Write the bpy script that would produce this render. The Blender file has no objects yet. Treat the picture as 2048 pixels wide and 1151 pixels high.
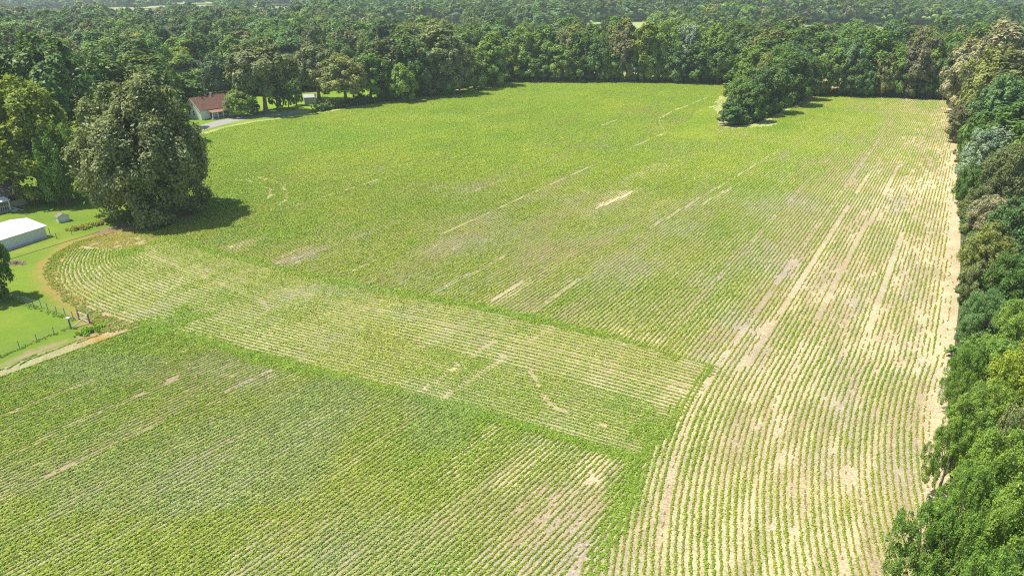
import bpy, bmesh, math, random
import numpy as np
from mathutils import Vector
from mathutils.geometry import delaunay_2d_cdt

# ------------------------------------------------------------------ camera, sky, sun, exposure
S = bpy.context.scene
HC = 45.0                       # drone height above the field (m)
FPX = 1400.0                    # focal length in pixels of the 2048 px wide photograph
PITCH = math.atan((575.5 + 30.0) / FPX)
cam = bpy.data.cameras.new('camera')
cam.sensor_width = 36.0
cam.lens = 36.0 * FPX / 2048.0
cam.clip_start = 0.5
cam.clip_end = 12000.0
camo = bpy.data.objects.new('camera', cam)
S.collection.objects.link(camo)
camo.location = (0, 0, HC)
camo.rotation_euler = (math.pi / 2 - PITCH, 0, 0)
S.camera = camo

SUN_EL, SUN_AZ = math.radians(65), math.radians(178)   # azimuth measured from +x, anticlockwise
world = bpy.data.worlds.new('World')
S.world = world
world.use_nodes = True
wn = world.node_tree.nodes
sky = wn.new('ShaderNodeTexSky')
sky.sky_type = 'NISHITA'
sky.sun_disc = False
sky.sun_elevation = SUN_EL
sky.sun_rotation = math.pi / 2 - SUN_AZ
wn['Background'].inputs['Strength'].default_value = 0.12
world.node_tree.links.new(sky.outputs[0], wn['Background'].inputs['Color'])
sl = bpy.data.lights.new('sun', 'SUN')
sl.energy = 4.6
sl.angle = math.radians(0.5)
sl.color = (1.0, 0.95, 0.86)
so = bpy.data.objects.new('sun', sl)
S.collection.objects.link(so)
tosun = Vector((math.cos(SUN_EL) * math.cos(SUN_AZ), math.cos(SUN_EL) * math.sin(SUN_AZ), math.sin(SUN_EL)))
so.rotation_euler = tosun.to_track_quat('Z', 'Y').to_euler()
so.location = (-60, 0, 120)
S.view_settings.view_transform = 'Standard'
S.view_settings.look = 'None'
S.view_settings.exposure = 0.56
S.view_settings.gamma = 1.0
S.view_settings.use_curve_mapping = False
S.render.engine = 'CYCLES'
S.cycles.max_bounces = 5
S.cycles.transparent_max_bounces = 4
S.cycles.volume_bounces = 1
S.cycles.use_denoising = False
S.cycles.filter_width = 1.15

COL = S.collection
HID = bpy.data.collections.new('prototype_shapes')      # never linked to the scene: only read by the scatter nodes
rng = np.random.default_rng(7)
random.seed(7)

# ------------------------------------------------------------------ helpers
CP, SP = math.cos(PITCH), math.sin(PITCH)
def at(px, py, z=0.0):
    """the point at height z that a surveyed spot of the photograph shows"""
    a = (px - 1024) / FPX; b = -(py - 575.5) / FPX
    t = -(HC - z) / (-SP + b * CP)
    return (a * t, (CP + b * SP) * t)
def depth_of(y, z=0.0):
    return y * CP - (z - HC) * SP
def height_for(y, pyt):
    b = (575.5 - pyt) / FPX
    return HC + y * (b * CP - SP) / (CP + b * SP)
def pix(x, y, z=0.0):
    d = y * CP - (z - HC) * SP; u = y * SP + (z - HC) * CP
    return 1024 + FPX * x / d, 575.5 - FPX * u / d

def tag(o, label=None, cat=None, group=None, kind=None):
    if label: o['label'] = label
    if cat: o['category'] = cat
    if group: o['group'] = group
    if kind: o['kind'] = kind
    return o
def empty(name, loc=(0, 0, 0), rz=0.0):
    o = bpy.data.objects.new(name, None)
    o.empty_display_size = 0.5
    COL.objects.link(o); o.location = loc; o.rotation_euler = (0, 0, rz)
    return o
def link(name, me, mat=None, parent=None):
    o = bpy.data.objects.new(name, me)
    if mat is not None and len(me.materials) == 0: me.materials.append(mat)
    COL.objects.link(o)
    if parent is not None: o.parent = parent
    return o
class MB:
    """collects boxes, beams and prisms into one mesh"""
    def __init__(s): s.v = []; s.f = []
    def add(s, vs, fs):
        n = len(s.v); s.v += [tuple(v) for v in vs]; s.f += [[i + n for i in f] for f in fs]; return s
    def box(s, a, b):
        x0, y0, z0 = a; x1, y1, z1 = b
        return s.add([(x0,y0,z0),(x1,y0,z0),(x1,y1,z0),(x0,y1,z0),(x0,y0,z1),(x1,y0,z1),(x1,y1,z1),(x0,y1,z1)],
                     [(0,3,2,1),(4,5,6,7),(0,1,5,4),(1,2,6,5),(2,3,7,6),(3,0,4,7)])
    def beam(s, p, q, r0, r1=None, n=6):
        r1 = r0 if r1 is None else r1
        p = Vector(p); q = Vector(q); d = (q - p).normalized()
        u = d.orthogonal().normalized(); w = d.cross(u)
        vs = []
        for c, r in ((p, r0), (q, r1)):
            for i in range(n):
                a = 2 * math.pi * i / n
                vs.append(c + u * math.cos(a) * r + w * math.sin(a) * r)
        fs = [(i, (i + 1) % n, n + (i + 1) % n, n + i) for i in range(n)]
        fs += [tuple(range(n))[::-1], tuple(range(n, 2 * n))]
        return s.add(vs, fs)
    def slab(s, quad, th):
        """a quad (4 points, anticlockwise seen from outside) thickened inwards along its normal"""
        q = [Vector(p) for p in quad]
        nrm = (q[1] - q[0]).cross(q[2] - q[0]).normalized()
        r = [p - nrm * th for p in q]; n = len(q)
        fs = [tuple(range(n)), tuple(range(n, 2 * n))[::-1]]
        fs += [((i + 1) % n, i, n + i, n + (i + 1) % n) for i in range(n)]
        return s.add(q + r, fs)
    def mesh(s, name):
        me = bpy.data.meshes.new(name); me.from_pydata(s.v, [], s.f); me.update(); return me
    def build(s, name, mat, parent=None): return link(name, s.mesh(name), mat, parent)

def in_poly(x, y, poly):
    x = np.asarray(x, float); y = np.asarray(y, float)
    r = np.zeros(x.shape, bool); n = len(poly)
    for i in range(n):
        x0, y0 = poly[i]; x1, y1 = poly[(i + 1) % n]
        if y0 == y1: continue
        c = ((y0 > y) != (y1 > y)) & (x < (x1 - x0) * (y - y0) / (y1 - y0) + x0)
        r ^= c
    return r
def dist_line(x, y, pts):
    x = np.asarray(x, float); y = np.asarray(y, float); d = np.full(x.shape, 1e9)
    for (x0, y0), (x1, y1) in zip(pts[:-1], pts[1:]):
        dx, dy = x1 - x0, y1 - y0
        t = np.clip(((x - x0) * dx + (y - y0) * dy) / (dx * dx + dy * dy + 1e-9), 0, 1)
        d = np.minimum(d, np.hypot(x - x0 - t * dx, y - y0 - t * dy))
    return d
def sstep(a, b, x):
    t = np.clip((np.asarray(x, float) - a) / (b - a), 0, 1); return t * t * (3 - 2 * t)
_lat = np.random.default_rng(99).random((256, 256))
def noise(x, y, s, seed=0):
    """smooth value noise, 0..1, feature size s metres"""
    u = np.asarray(x, float) / s + 17.3 * seed + 500; v = np.asarray(y, float) / s + 31.7 * seed + 500
    i = np.floor(u).astype(int); j = np.floor(v).astype(int); fu = u - i; fv = v - j
    fu = fu * fu * (3 - 2 * fu); fv = fv * fv * (3 - 2 * fv)
    g = lambda a, b: _lat[a % 256, b % 256]
    return (g(i, j) * (1 - fu) + g(i + 1, j) * fu) * (1 - fv) + (g(i, j + 1) * (1 - fu) + g(i + 1, j + 1) * fu) * fv
ROWA = math.radians(58)
UX, UY = math.cos(ROWA), math.sin(ROWA)
def rownoise(x, y, sl_, sw, seed):
    """noise stretched along the planting direction"""
    return noise((x * UX + y * UY) * sw / sl_, -x * UY + y * UX, sw, seed)

# ------------------------------------------------------------------ materials
def new_mat(name):
    m = bpy.data.materials.new(name); m.use_nodes = True
    nt = m.node_tree; b = nt.nodes['Principled BSDF']
    return m, nt, b
def N(nt, t, **kw):
    n = nt.nodes.new(t)
    for k, v in kw.items(): setattr(n, k, v)
    return n
def math_node(nt, op, a, b=None):
    n = N(nt, 'ShaderNodeMath', operation=op)
    for i, v in enumerate((a, b)):
        if v is None: continue
        if isinstance(v, (int, float)): n.inputs[i].default_value = v
        else: nt.links.new(v, n.inputs[i])
    return n.outputs[0]
def mix_col(nt, fac, a, b, mode='MIX'):
    n = N(nt, 'ShaderNodeMix', data_type='RGBA', blend_type=mode)
    for sock, v in ((n.inputs[0], fac), (n.inputs[6], a), (n.inputs[7], b)):
        if isinstance(v, (int, float)): sock.default_value = v
        elif isinstance(v, tuple): sock.default_value = (*v, 1)
        else: nt.links.new(v, sock)
    return n.outputs[2]
def noise_node(nt, scale, detail=3, rough=0.6, vec=None):
    n = N(nt, 'ShaderNodeTexNoise'); n.inputs['Scale'].default_value = scale
    n.inputs['Detail'].default_value = detail; n.inputs['Roughness'].default_value = rough
    if vec is not None: nt.links.new(vec, n.inputs['Vector'])
    return n.outputs[0]
def pos(nt): return N(nt, 'ShaderNodeNewGeometry').outputs['Position']
def ramp(nt, v, lo, hi):
    n = N(nt, 'ShaderNodeMapRange', clamp=True); nt.links.new(v, n.inputs[0])
    n.inputs[1].default_value = lo; n.inputs[2].default_value = hi
    return n.outputs[0]

def ground_mat(name, attr='tone', fine=6.0, amount=0.55, bump=0.05):
    """surface whose own colour sits in the 'tone' attribute, broken up with fine clods, straw and blades"""
    m, nt, b = new_mat(name)
    p = pos(nt)
    a = N(nt, 'ShaderNodeAttribute', attribute_name=attr).outputs['Color']
    n1 = noise_node(nt, fine, 4, 0.75, p); n2 = noise_node(nt, fine / 9, 3, 0.6, p); n3 = noise_node(nt, fine * 0.33, 2, 0.6, p)
    n1 = ramp(nt, n1, .33, .67)
    k = math_node(nt, 'ADD', math_node(nt, 'MULTIPLY', n1, amount * 1.1), math_node(nt, 'MULTIPLY', n2, amount * 0.6))
    k = math_node(nt, 'ADD', k, math_node(nt, 'MULTIPLY', n3, amount * 0.5))
    k = math_node(nt, 'ADD', k, 1.0 - amount * 1.1)
    kc = N(nt, 'ShaderNodeCombineColor'); 
    for i in range(3): nt.links.new(k, kc.inputs[i])
    c = mix_col(nt, 1.0, a, kc.outputs[0], 'MULTIPLY')
    nt.links.new(c, b.inputs['Base Color']); b.inputs['Roughness'].default_value = 0.95
    b.inputs['Specular IOR Level'].default_value = 0.1
    bp = N(nt, 'ShaderNodeBump'); bp.inputs['Distance'].default_value = bump; bp.inputs['Strength'].default_value = 0.6
    nt.links.new(n1, bp.inputs['Height']); nt.links.new(bp.outputs[0], b.inputs['Normal'])
    return m
def plain_mat(name, col, rough=0.8, var=0.25, scale=2.0, metal=0.0, spec=0.3):
    m, nt, b = new_mat(name)
    tc = N(nt, 'ShaderNodeTexCoord').outputs['Object']
    n1 = noise_node(nt, scale, 4, 0.65, tc)
    lo = tuple(c * (1 - var) for c in col); hi = tuple(min(1, c * (1 + var)) for c in col)
    nt.links.new(mix_col(nt, n1, lo, hi), b.inputs['Base Color'])
    b.inputs['Roughness'].default_value = rough; b.inputs['Metallic'].default_value = metal
    b.inputs['Specular IOR Level'].default_value = spec
    return m
def leaf_mat(name, source, trans=0.3, sat=1.0):
    """leaves: colour from the plant (object colour or scatter attribute) varied leaf by leaf, light passing through"""
    m, nt, b = new_mat(name)
    if source == 'object': col = N(nt, 'ShaderNodeObjectInfo').outputs['Color']
    else: col = N(nt, 'ShaderNodeAttribute', attribute_type='INSTANCER', attribute_name='tint').outputs['Color']
    lv = N(nt, 'ShaderNodeAttribute', attribute_name='leafvar').outputs['Fac']
    k = math_node(nt, 'ADD', math_node(nt, 'MULTIPLY', lv, 0.9), 0.55)
    kc = N(nt, 'ShaderNodeCombineColor')
    nt.links.new(math_node(nt, 'MULTIPLY', k, math_node(nt, 'ADD', math_node(nt, 'MULTIPLY', lv, 0.25), 0.88)), kc.inputs[0])
    nt.links.new(k, kc.inputs[1])
    nt.links.new(k, kc.inputs[2])
    c = mix_col(nt, 1.0, col, kc.outputs[0], 'MULTIPLY')
    nt.links.new(c, b.inputs['Base Color'])
    b.inputs['Roughness'].default_value = 0.5; b.inputs['Specular IOR Level'].default_value = 0.3
    tr = N(nt, 'ShaderNodeBsdfTranslucent')
    nt.links.new(mix_col(nt, 1.0, c, (1.25, 1.3, 0.6), 'MULTIPLY'), tr.inputs['Color'])
    mx = N(nt, 'ShaderNodeMixShader'); mx.inputs[0].default_value = trans
    nt.links.new(b.outputs[0], mx.inputs[1]); nt.links.new(tr.outputs[0], mx.inputs[2])
    nt.links.new(mx.outputs[0], nt.nodes['Material Output'].inputs['Surface'])
    return m
M_LEAF = leaf_mat('tree_leaves', 'object', 0.28)
M_LEAFI = leaf_mat('wood_leaves', 'instancer', 0.22)
M_CROP = leaf_mat('crop_leaves', 'instancer', 0.42)
M_BARK = plain_mat('bark', (0.19, 0.165, 0.135), 0.95, 0.5, 3)
M_DEAD = plain_mat('bleached_bark', (0.24, 0.23, 0.21), 0.9, 0.3, 3)
M_FIELD = ground_mat('field_soil', fine=4.0, amount=0.75, bump=0.08)
M_LAWN = ground_mat('lawn_grass', fine=7.0, amount=0.42, bump=0.05)
M_GROUND = ground_mat('wood_floor', fine=1.5, amount=0.5, bump=0.1)
M_GRAVEL = plain_mat('gravel', (0.30, 0.285, 0.255), 0.95, 0.25, 3)

# ------------------------------------------------------------------ survey: outlines on the ground (metres)
def line(pts): return [at(*p) for p in pts]
A_EDGE = [(-60, 762), (-20, 747), (60, 714), (110, 696), (160, 679), (205, 664)]
TURN = [(205, 664), (192, 648), (165, 626), (135, 604), (105, 575), (90, 552), (90, 532), (108, 508), (150, 485), (188, 473), (222, 463)]
TREE_SIDE = [(222, 463), (270, 452), (330, 432), (362, 405), (372, 360), (376, 310), (384, 284), (397, 268)]
DRIVE_SIDE = [(397, 268), (440, 255), (500, 243), (560, 236), (640, 224), (700, 214), (760, 206), (850, 190), (930, 176), (995, 162)]
FAR_SIDE = [(995, 162), (1100, 159), (1250, 162), (1400, 166), (1468, 169)]
CLUMP = [(1468, 169), (1458, 195), (1448, 222), (1447, 240), (1466, 251), (1500, 250), (1535, 238), (1575, 217), (1612, 198), (1630, 192)]
BACK_R = [(1630, 192), (1720, 192), (1800, 195), (1898, 200)]
RIGHT = [(1898, 200), (1908, 230), (1916, 300), (1919, 400), (1921, 470), (1920, 560), (1917, 615), (1908, 700), (1902, 735), (1896, 800), (1900, 900), (1900, 1000), (1880, 1180)]
FIELD = line(A_EDGE[:-1] + TURN[:-1] + TREE_SIDE[:-1] + DRIVE_SIDE[:-1] + FAR_SIDE[:-1] + CLUMP[:-1] + BACK_R[:-1] + RIGHT) + [at(1500, 1230), at(-160, 1230)]
RIGHT_L = line(RIGHT); TURN_L = line(TURN); ALEFT_L = line(A_EDGE)
BAND_BOT = [(288, 648), (480, 703), (870, 803), (1100, 868), (1285, 922)]
BAND_TOP = [(330, 472), (372, 486), (402, 494), (440, 504), (490, 518), (550, 534), (640, 556), (760, 579), (950, 612), (1060, 637), (1300, 692), (1425, 732)]
SEAM_R = [(1425, 732), (1350, 830), (1285, 922)]
SEAM_D = [(1285, 922), (1262, 985), (1230, 1050), (1188, 1160), (1170, 1240)]
BAND = line(BAND_BOT + SEAM_R[::-1][1:-1] + BAND_TOP[::-1]) + line([(290, 470), (240, 466), (170, 486), (120, 520), (108, 545), (120, 580), (170, 614), (230, 636)])
A_BLOCK = line([(-60, 766), (110, 702), (205, 668), (250, 660), (288, 652)] + BAND_BOT[1:] + SEAM_D[1:]) + [at(-160, 1240)]
BB_L, BT_L, SD_L, SR_L = line(BAND_BOT), line(BAND_TOP), line(SEAM_D), line(SEAM_R)
LAWN1 = line([(-140, 800)] + A_EDGE + TURN[1:] + TREE_SIDE[1:5] + [(340, 345), (150, 330), (-220, 330), (-260, 560)])
LAWN2 = line([(376, 312)] + DRIVE_SIDE[:-2] + [(880, 172), (760, 176), (640, 184), (560, 190), (480, 196), (380, 205), (300, 222), (300, 262)])
OPEN = [FIELD, LAWN1, LAWN2]
CLEAR = [line([(318, 129), (345, 129), (345, 116), (318, 116)]), line([(1380, 50), (1440, 50), (1440, 43), (1380, 43)]),
         line([(1180, 57), (1250, 57), (1250, 48), (1180, 48)]), line([(470, 12), (560, 12), (560, 6), (470, 6)]),
         line([(300, 19), (430, 19), (420, 15), (300, 15)]), line([(1640, 178), (1790, 178), (1790, 158), (1640, 158)]),
         line([(1075, 152), (1360, 156), (1360, 141), (1075, 139)])]

FARLAND = [[(-170, 530), (60, 480), (330, 490), (470, 560), (520, 760), (200, 870), (-130, 820)],
           [(-1150, 720), (-420, 640), (-230, 700), (-250, 1250), (-560, 1450), (-1150, 1500)],
           [(620, 900), (900, 860), (1100, 1250), (700, 1350)], [(-120, 1150), (420, 1080), (560, 1500), (-60, 1600)]]
# soil patches: (px, py, half length along the rows m, half width m, amount)
STRAW = [(1858, 372, 22, 8, 1), (1885, 300, 10, 4, .8), (1888, 240, 22, 5, .8), (1872, 500, 9, 6, .9), (1893, 620, 18, 2.6, 1), (1880, 700, 10, 3, 1),
         (1765, 716, 3.5, 7, .8), (1840, 735, 5, 4, .6), (1390, 795, 7, 4, .8), (1345, 850, 5, 3, .7), (1405, 985, 6, 4, .7), (1450, 1030, 5, 2.5, .6), 
         (1690, 1085, 7, 1.6, .9), (1700, 985, 4, 2, .5), (1480, 745, 7, 1.4, .7), (945, 905, 7, 3.0, .8), (865, 935, 3, 1.6, .6), (1060, 935, 6, 2.4, .6), (1170, 925, 4, 3, .7),
         (1300, 678, 2.5, 3, .8), (1250, 665, 2, 2.5, .7), (1235, 393, 14, 2.2, 1), (1290, 350, 14, 4.0, .8), (1340, 400, 12, 3, .6), (1180, 455, 8, 2, .5), (1445, 388, 11, .7, 1), (1500, 345, 10, .8, .8), (1020, 585, 7, .9, .8),
         (1425, 262, 8, 3, .9), (1440, 243, 7, 2.5, 1), (1480, 268, 5, 5, .6), (1100, 790, 4, 2, .5), (1200, 845, 3, 4, .5), (1300, 820, 5, 2, .6), (1540, 640, 16, .7, .7), (1660, 480, 30, .7, .7), (1745, 345, 34, .9, .7),
         (1705, 470, 30, .7, .7), (1807, 460, 25, .7, .6), (1745, 640, 20, .7, .6), (520, 640, 5, 1.2, .5), (1350, 960, 4, 3, .6), (470, 494, 5, 2.2, .8), (1660, 205, 30, 4, .35), (1780, 212, 25, 12, .35), (1840, 200, 20, 10, .5)]
BARE = [(485, 492, 7, 3, 1.0), (585, 512, 9, 4, .75), (1760, 212, 30, 10, .4), (1560, 560, 14, 8, .3), (1500, 690, 8, 7, .4), (700, 1100, 6, 2, .6), (1090, 1060, 7, 4, .5), (1150, 1120, 4, 4, .5),
        (1440, 245, 5, 3, .9), (300, 1050, 8, 1, .4), (390, 920, 7, .8, .6), (170, 985, 6, 1, .7), (950, 960, 8, 3, .35), (1620, 200, 26, 5, .3), (860, 200, 30, 3, .3), (1350, 168, 60, 2, .3)]
LUSH = [(340, 645, 5, 3, 1), (470, 395, 10, 7, .9), (1405, 245, 9, 4, .7), (1560, 255, 14, 6, .6), (560, 470, 16, 4, .5), (300, 480, 4, 3, .6), (262, 505, 3, 2, 1), (1300, 860, 4, 2, .7), (1260, 960, 5, 1.4, .7), (900, 860, 6, 3, .4), (1500, 560, 14, 6, .4), (1100, 180, 60, 20, .35), (760, 250, 50, 20, .3)]
def blobs(x, y, lst, aniso=True):
    x = np.asarray(x, float); y = np.asarray(y, float); r = np.zeros(x.shape)
    wob = (noise(x, y, 2.5, 5) - .5) * 1.2 + (rownoise(x, y, 9, 1.0, 6) - .5) * 1.6 + (noise(x, y, .9, 7) - .5) * .6
    for px, py, ll, ww, amt in lst:
        cx, cy = at(px, py)
        du = (x - cx) * UX + (y - cy) * UY; dv = -(x - cx) * UY + (y - cy) * UX
        d = np.sqrt((du / ll) ** 2 + (dv / ww) ** 2) + wob * .6
        r = np.maximum(r, amt * (1 - sstep(.30, 1.35, d)))
    return r
def maps(x, y):
    """straw 0..1 and bareness 0..1 of the field surface, and vigour 0..1 of the crop"""
    dr = dist_line(x, y, RIGHT_L)
    n = rownoise(x, y, 18, 3, 1); n2 = noise(x, y, 9, 2); n3 = rownoise(x, y, 5, .9, 3); n4 = noise(x, y, 30, 4)
    side = x - .625 * (y - 80)                                 # row coordinate: x of the row where it crosses y = 80
    right = sstep(4, 44, side)
    straw = blobs(x, y, STRAW)
    straw = np.maximum(straw, (1 - sstep(1.5, 4.5, dr + (n2 - .5) * 5)) * .9)
    straw = np.maximum(straw, .60 * right * sstep(.30, .75, n * .5 + n3 * .5) + .30 * right)
    inband = in_poly(x, y, BAND)
    straw = np.where(inband, np.maximum(straw, .12 + .5 * sstep(.4, .8, n2 * .5 + n3 * .5)), straw)
    bare = blobs(x, y, BARE)
    lush = blobs(x, y, LUSH)
    seam = np.minimum(dist_line(x, y, BB_L), np.minimum(dist_line(x, y, BT_L), np.minimum(dist_line(x, y, SD_L), dist_line(x, y, SR_L))))
    lush = np.maximum(lush, (1 - sstep(.2, 1.4, seam + (n2 - .5) * 2.2)) * .75)
    far = sstep(120, 260, y)
    vig = .70 + (n4 - .5) * .3 + (n - .5) * .5 + (n2 - .5) * .25 + far * .10 * (1 - right) - .24 * right + .10 * sstep(110, 60, y)
    vig = np.where(inband, vig + .08, vig)
    vig = vig - .40 * straw * sstep(.35, 1, straw) - .50 * bare + .5 * lush
    vig = vig - .16 * (1 - sstep(2, 6, dr))
    vig = np.maximum(vig, .21 * right * (dr > 2.0) * (1 - bare))
    return straw, bare, np.clip(vig, 0, 1), lush, right

# ------------------------------------------------------------------ terrain and sheets
def terrain(x, y):
    x = np.asarray(x, float); y = np.asarray(y, float)
    d = np.hypot(x, y)
    k = sstep(480, 1300, d)
    return k * ((noise(x, y, 380, 8) - .5) * 20 + (noise(x, y, 900, 9) - .5) * 16 + 1) + 6 * sstep(1500, 3000, d)

def sheet(name, poly, z, mat, tonefn, steps, kind='structure', hfn=None):
    """a ground sheet: the outline filled with survey points, finer close by; colour of the ground itself in 'tone'"""
    pl = []
    for i in range(len(poly)):
        a = Vector(poly[i]); b = Vector(poly[(i + 1) % len(poly)])
        n = max(1, int((b - a).length / 6))
        for k in range(n): pl.append(a.lerp(b, k / n))
    xs = [p[0] for p in pl]; ys = [p[1] for p in pl]
    pts = []
    for y0, y1, st in steps:
        gx, gy = np.meshgrid(np.arange(min(xs), max(xs), st), np.arange(max(y0, min(ys)), min(y1, max(ys)), st))
        if gx.size == 0: continue
        gx = gx.ravel() + rng.uniform(-.2, .2, gx.size) * st; gy = gy.ravel() + rng.uniform(-.2, .2, gy.size) * st
        k = in_poly(gx, gy, poly) & (np.abs(gx) < 0.86 * gy + 25)
        pts += [Vector((a, b)) for a, b in zip(gx[k], gy[k])]
    n = len(pl)
    vs, es, fs, *_ = delaunay_2d_cdt(pl + pts, [], [list(range(n))], 1, 1e-4)
    v = np.array([(p[0], p[1]) for p in vs]); 
    zz = np.full(len(v), z) + (hfn(v[:, 0], v[:, 1]) if hfn else 0)
    me = bpy.data.meshes.new(name)
    me.from_pydata([(a, b, c) for (a, b), c in zip(v, zz)], [], [list(f) for f in fs])
    t = tonefn(v[:, 0], v[:, 1])
    at_ = me.attributes.new('tone', 'FLOAT_COLOR', 'POINT')
    at_.data.foreach_set('color', np.concatenate([t, np.ones((len(t), 1))], 1).astype(np.float32).ravel())
    me.update()
    o = link(name, me, mat); o['kind'] = kind
    return o
def lerp3(a, b, t): return np.asarray(a) * (1 - t)[:, None] + np.asarray(b) * t[:, None]

C_SOIL, C_STRAW, C_GREY = (.30, .24, .145), (.55, .45, .265), (.31, .275, .225)
def field_tone(x, y):
    straw, bare, vig, lush, right = maps(x, y)
    g = sstep(.45, .75, noise(x, y, 7, 11))
    base = lerp3(C_SOIL, C_GREY, g * .7)
    c = base * (1 - straw)[:, None] + np.asarray(C_STRAW) * straw[:, None]
    br_ = sstep(.5, .8, rownoise(x, y, 14, 4, 15) * .6 + noise(x, y, 3, 16) * .4) * .55
    c = c * (1 - br_)[:, None] + np.asarray((.38, .30, .17)) * br_[:, None]
    # low weeds knit the rows together where the stand is thick
    w = sstep(.45, .85, vig) * .75 * (1 - straw) * (.35 + .65 * sstep(110, 230, y))
    c = c * (1 - w)[:, None] + np.asarray((.38, .44, .115)) * w[:, None]
    # sprayed-off margin round the turn of the headland
    dt = dist_line(x, y, TURN_L); inb = in_poly(x, y, BAND)
    o = (1 - sstep(1.6, 4.2, dt + (noise(x, y, 3, 12) - .5) * 2.5)) * np.where(inb, .45, 1)
    c = c * (1 - o)[:, None] + lerp3((.36, .21, .055), (.40, .29, .13), sstep(.3, .7, noise(x, y, 2.2, 13))) * o[:, None]
    wdg = in_poly(x, y, line([(195, 668), (190, 630), (235, 630), (300, 655), (230, 672)]))
    c[wdg] = c[wdg] * .25 + np.asarray((.40, .29, .17)) * .75
    # grassy weeds on the strip beside the big tree
    t = (1 - sstep(3, 13, dist_line(x, y, line([(222, 463), (330, 455), (420, 420), (470, 380)])))) * .7
    c = c * (1 - t)[:, None] + lerp3((.20, .21, .045), (.30, .23, .08), sstep(.35, .7, noise(x, y, 3.5, 14))) * t[:, None]
    return c
field = sheet('crop_field', FIELD, 0.02, M_FIELD, field_tone, [(40, 75, .55), (75, 130, .9), (130, 220, 1.7), (220, 420, 3.2)])
field['label'] = 'tan and straw coloured soil of the planted field'

def lawn_tone(x, y):
    n = noise(x, y, 6, 21); n2 = noise(x, y, 1.5, 22); n3 = noise(x, y, 14, 23)
    c = lerp3((.115, .20, .022), (.19, .26, .03), n * .6 + n2 * .4)
    b = sstep(.55, .85, n3 * .6 + n * .4)
    c = c * (1 - b * .6)[:, None] + np.asarray((.25, .25, .055)) * (b * .6)[:, None]
    dt = dist_line(x, y, TURN_L)
    o = (1 - sstep(.3, 2.4, dt + (n2 - .5) * 2)) * .7
    c = c * (1 - o)[:, None] + np.asarray((.34, .22, .07)) * o[:, None]
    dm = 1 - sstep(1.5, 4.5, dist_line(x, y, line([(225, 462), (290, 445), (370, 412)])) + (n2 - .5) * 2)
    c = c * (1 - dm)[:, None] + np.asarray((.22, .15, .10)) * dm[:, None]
    de = dist_line(x, y, line([(-60, 758), (60, 706), (160, 672), (215, 660)]))
    e = (1 - sstep(.1, 1.0, de + (n2 - .5) * 1.2)) * .8
    c = c * (1 - e)[:, None] + np.asarray((.33, .23, .15)) * e[:, None]
    return c
lawn = sheet('lawn', LAWN1, 0.008, M_LAWN, lawn_tone, [(60, 130, 1.0), (130, 230, 2.0)])
lawn['label'] = 'bright green mown lawn beside the garage and wire fence'
def lawn2_tone(x, y):
    n = noise(x, y, 9, 31)
    return lerp3((.15, .25, .02), (.22, .31, .03), n)
lawn2 = sheet('house_lawn', LAWN2, 0.008, M_LAWN, lawn2_tone, [(200, 420, 4.0)])
for i, c in enumerate(CLEAR):
    colr = [(.17, .28, .05), (.20, .29, .08), (.2, .3, .1), (.45, .42, .25), (.3, .36, .14), (.34, .29, .12), (.30, .29, .09)][i]
    s_ = sheet('clearing', c, .25, M_LAWN, lambda x, y, q=colr: np.tile(np.asarray(q), (len(x), 1)), [(200, 1200, 25.0), (1200, 3000, 60.)], hfn=terrain)

for i, c in enumerate(FARLAND):
    sheet('far_field', c, .25, M_LAWN, lambda x, y, q=i: lerp3([(.26, .33, .10), (.30, .34, .13), (.28, .34, .11), (.36, .34, .16)][q], (.33, .36, .15), noise(x, y, 70, 89)), [(200, 3000, 45.0)], hfn=terrain)
# the land to the horizon: one sheet, polar grid
rad = np.concatenate([np.arange(0, 600, 30), np.geomspace(600, 9000, 60)])
ang = np.radians(np.linspace(0, 360, 121))[:-1]
vv = [(0, 0, -.005)]; ff = []
for r in rad[1:]:
    X, Y = r * np.cos(ang), r * np.sin(ang)
    Z = terrain(X, Y) - .005
    vv += list(zip(X, Y, Z))
n = len(ang)
for k in range(n): ff.append((0, 1 + k, 1 + (k + 1) % n))
for j in range(len(rad) - 2):
    a = 1 + j * n; b = a + n
    for k in range(n): ff.append((a + k, b + k, b + (k + 1) % n, a + (k + 1) % n))
me = bpy.data.meshes.new('ground'); me.from_pydata([tuple(map(float, v)) for v in vv], [], ff)
tn = me.attributes.new('tone', 'FLOAT_COLOR', 'POINT')
xy = np.array(vv)[:, :2]; nn = noise(xy[:, 0], xy[:, 1], 60, 41)
tone = lerp3((.075, .075, .035), (.11, .125, .045), nn)
tn.data.foreach_set('color', np.concatenate([tone, np.ones((len(tone), 1))], 1).astype(np.float32).ravel())
ground = link('ground', me, M_GROUND); ground['kind'] = 'structure'

def strip(name, pts, w, z, mat, kind='structure'):
    p = [Vector(q).to_3d() for q in pts]; vs = []; fs = []
    for i, q in enumerate(p):
        d = (p[min(i + 1, len(p) - 1)] - p[max(i - 1, 0)]).normalized(); s = Vector((-d.y, d.x, 0))
        ww = w[i] if isinstance(w, (list, tuple)) else w
        vs += [tuple(q + s * ww / 2 + Vector((0, 0, z))), tuple(q - s * ww / 2 + Vector((0, 0, z)))]
    for i in range(len(p) - 1): fs.append((2 * i, 2 * i + 1, 2 * i + 3, 2 * i + 2))
    me = bpy.data.meshes.new(name); me.from_pydata(vs, [], fs); me.update()
    o = link(name, me, mat); o['kind'] = kind
    return o
strip('driveway', line([(330, 277), (398, 257), (450, 243), (500, 234.5), (560, 228), (620, 222)]), [7, 7, 7.5, 7, 6, 4], .03, M_GRAVEL)
M_DARKLINE = plain_mat('dark_line_green', (.035, .06, .012), .95, .4, 4)

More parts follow.
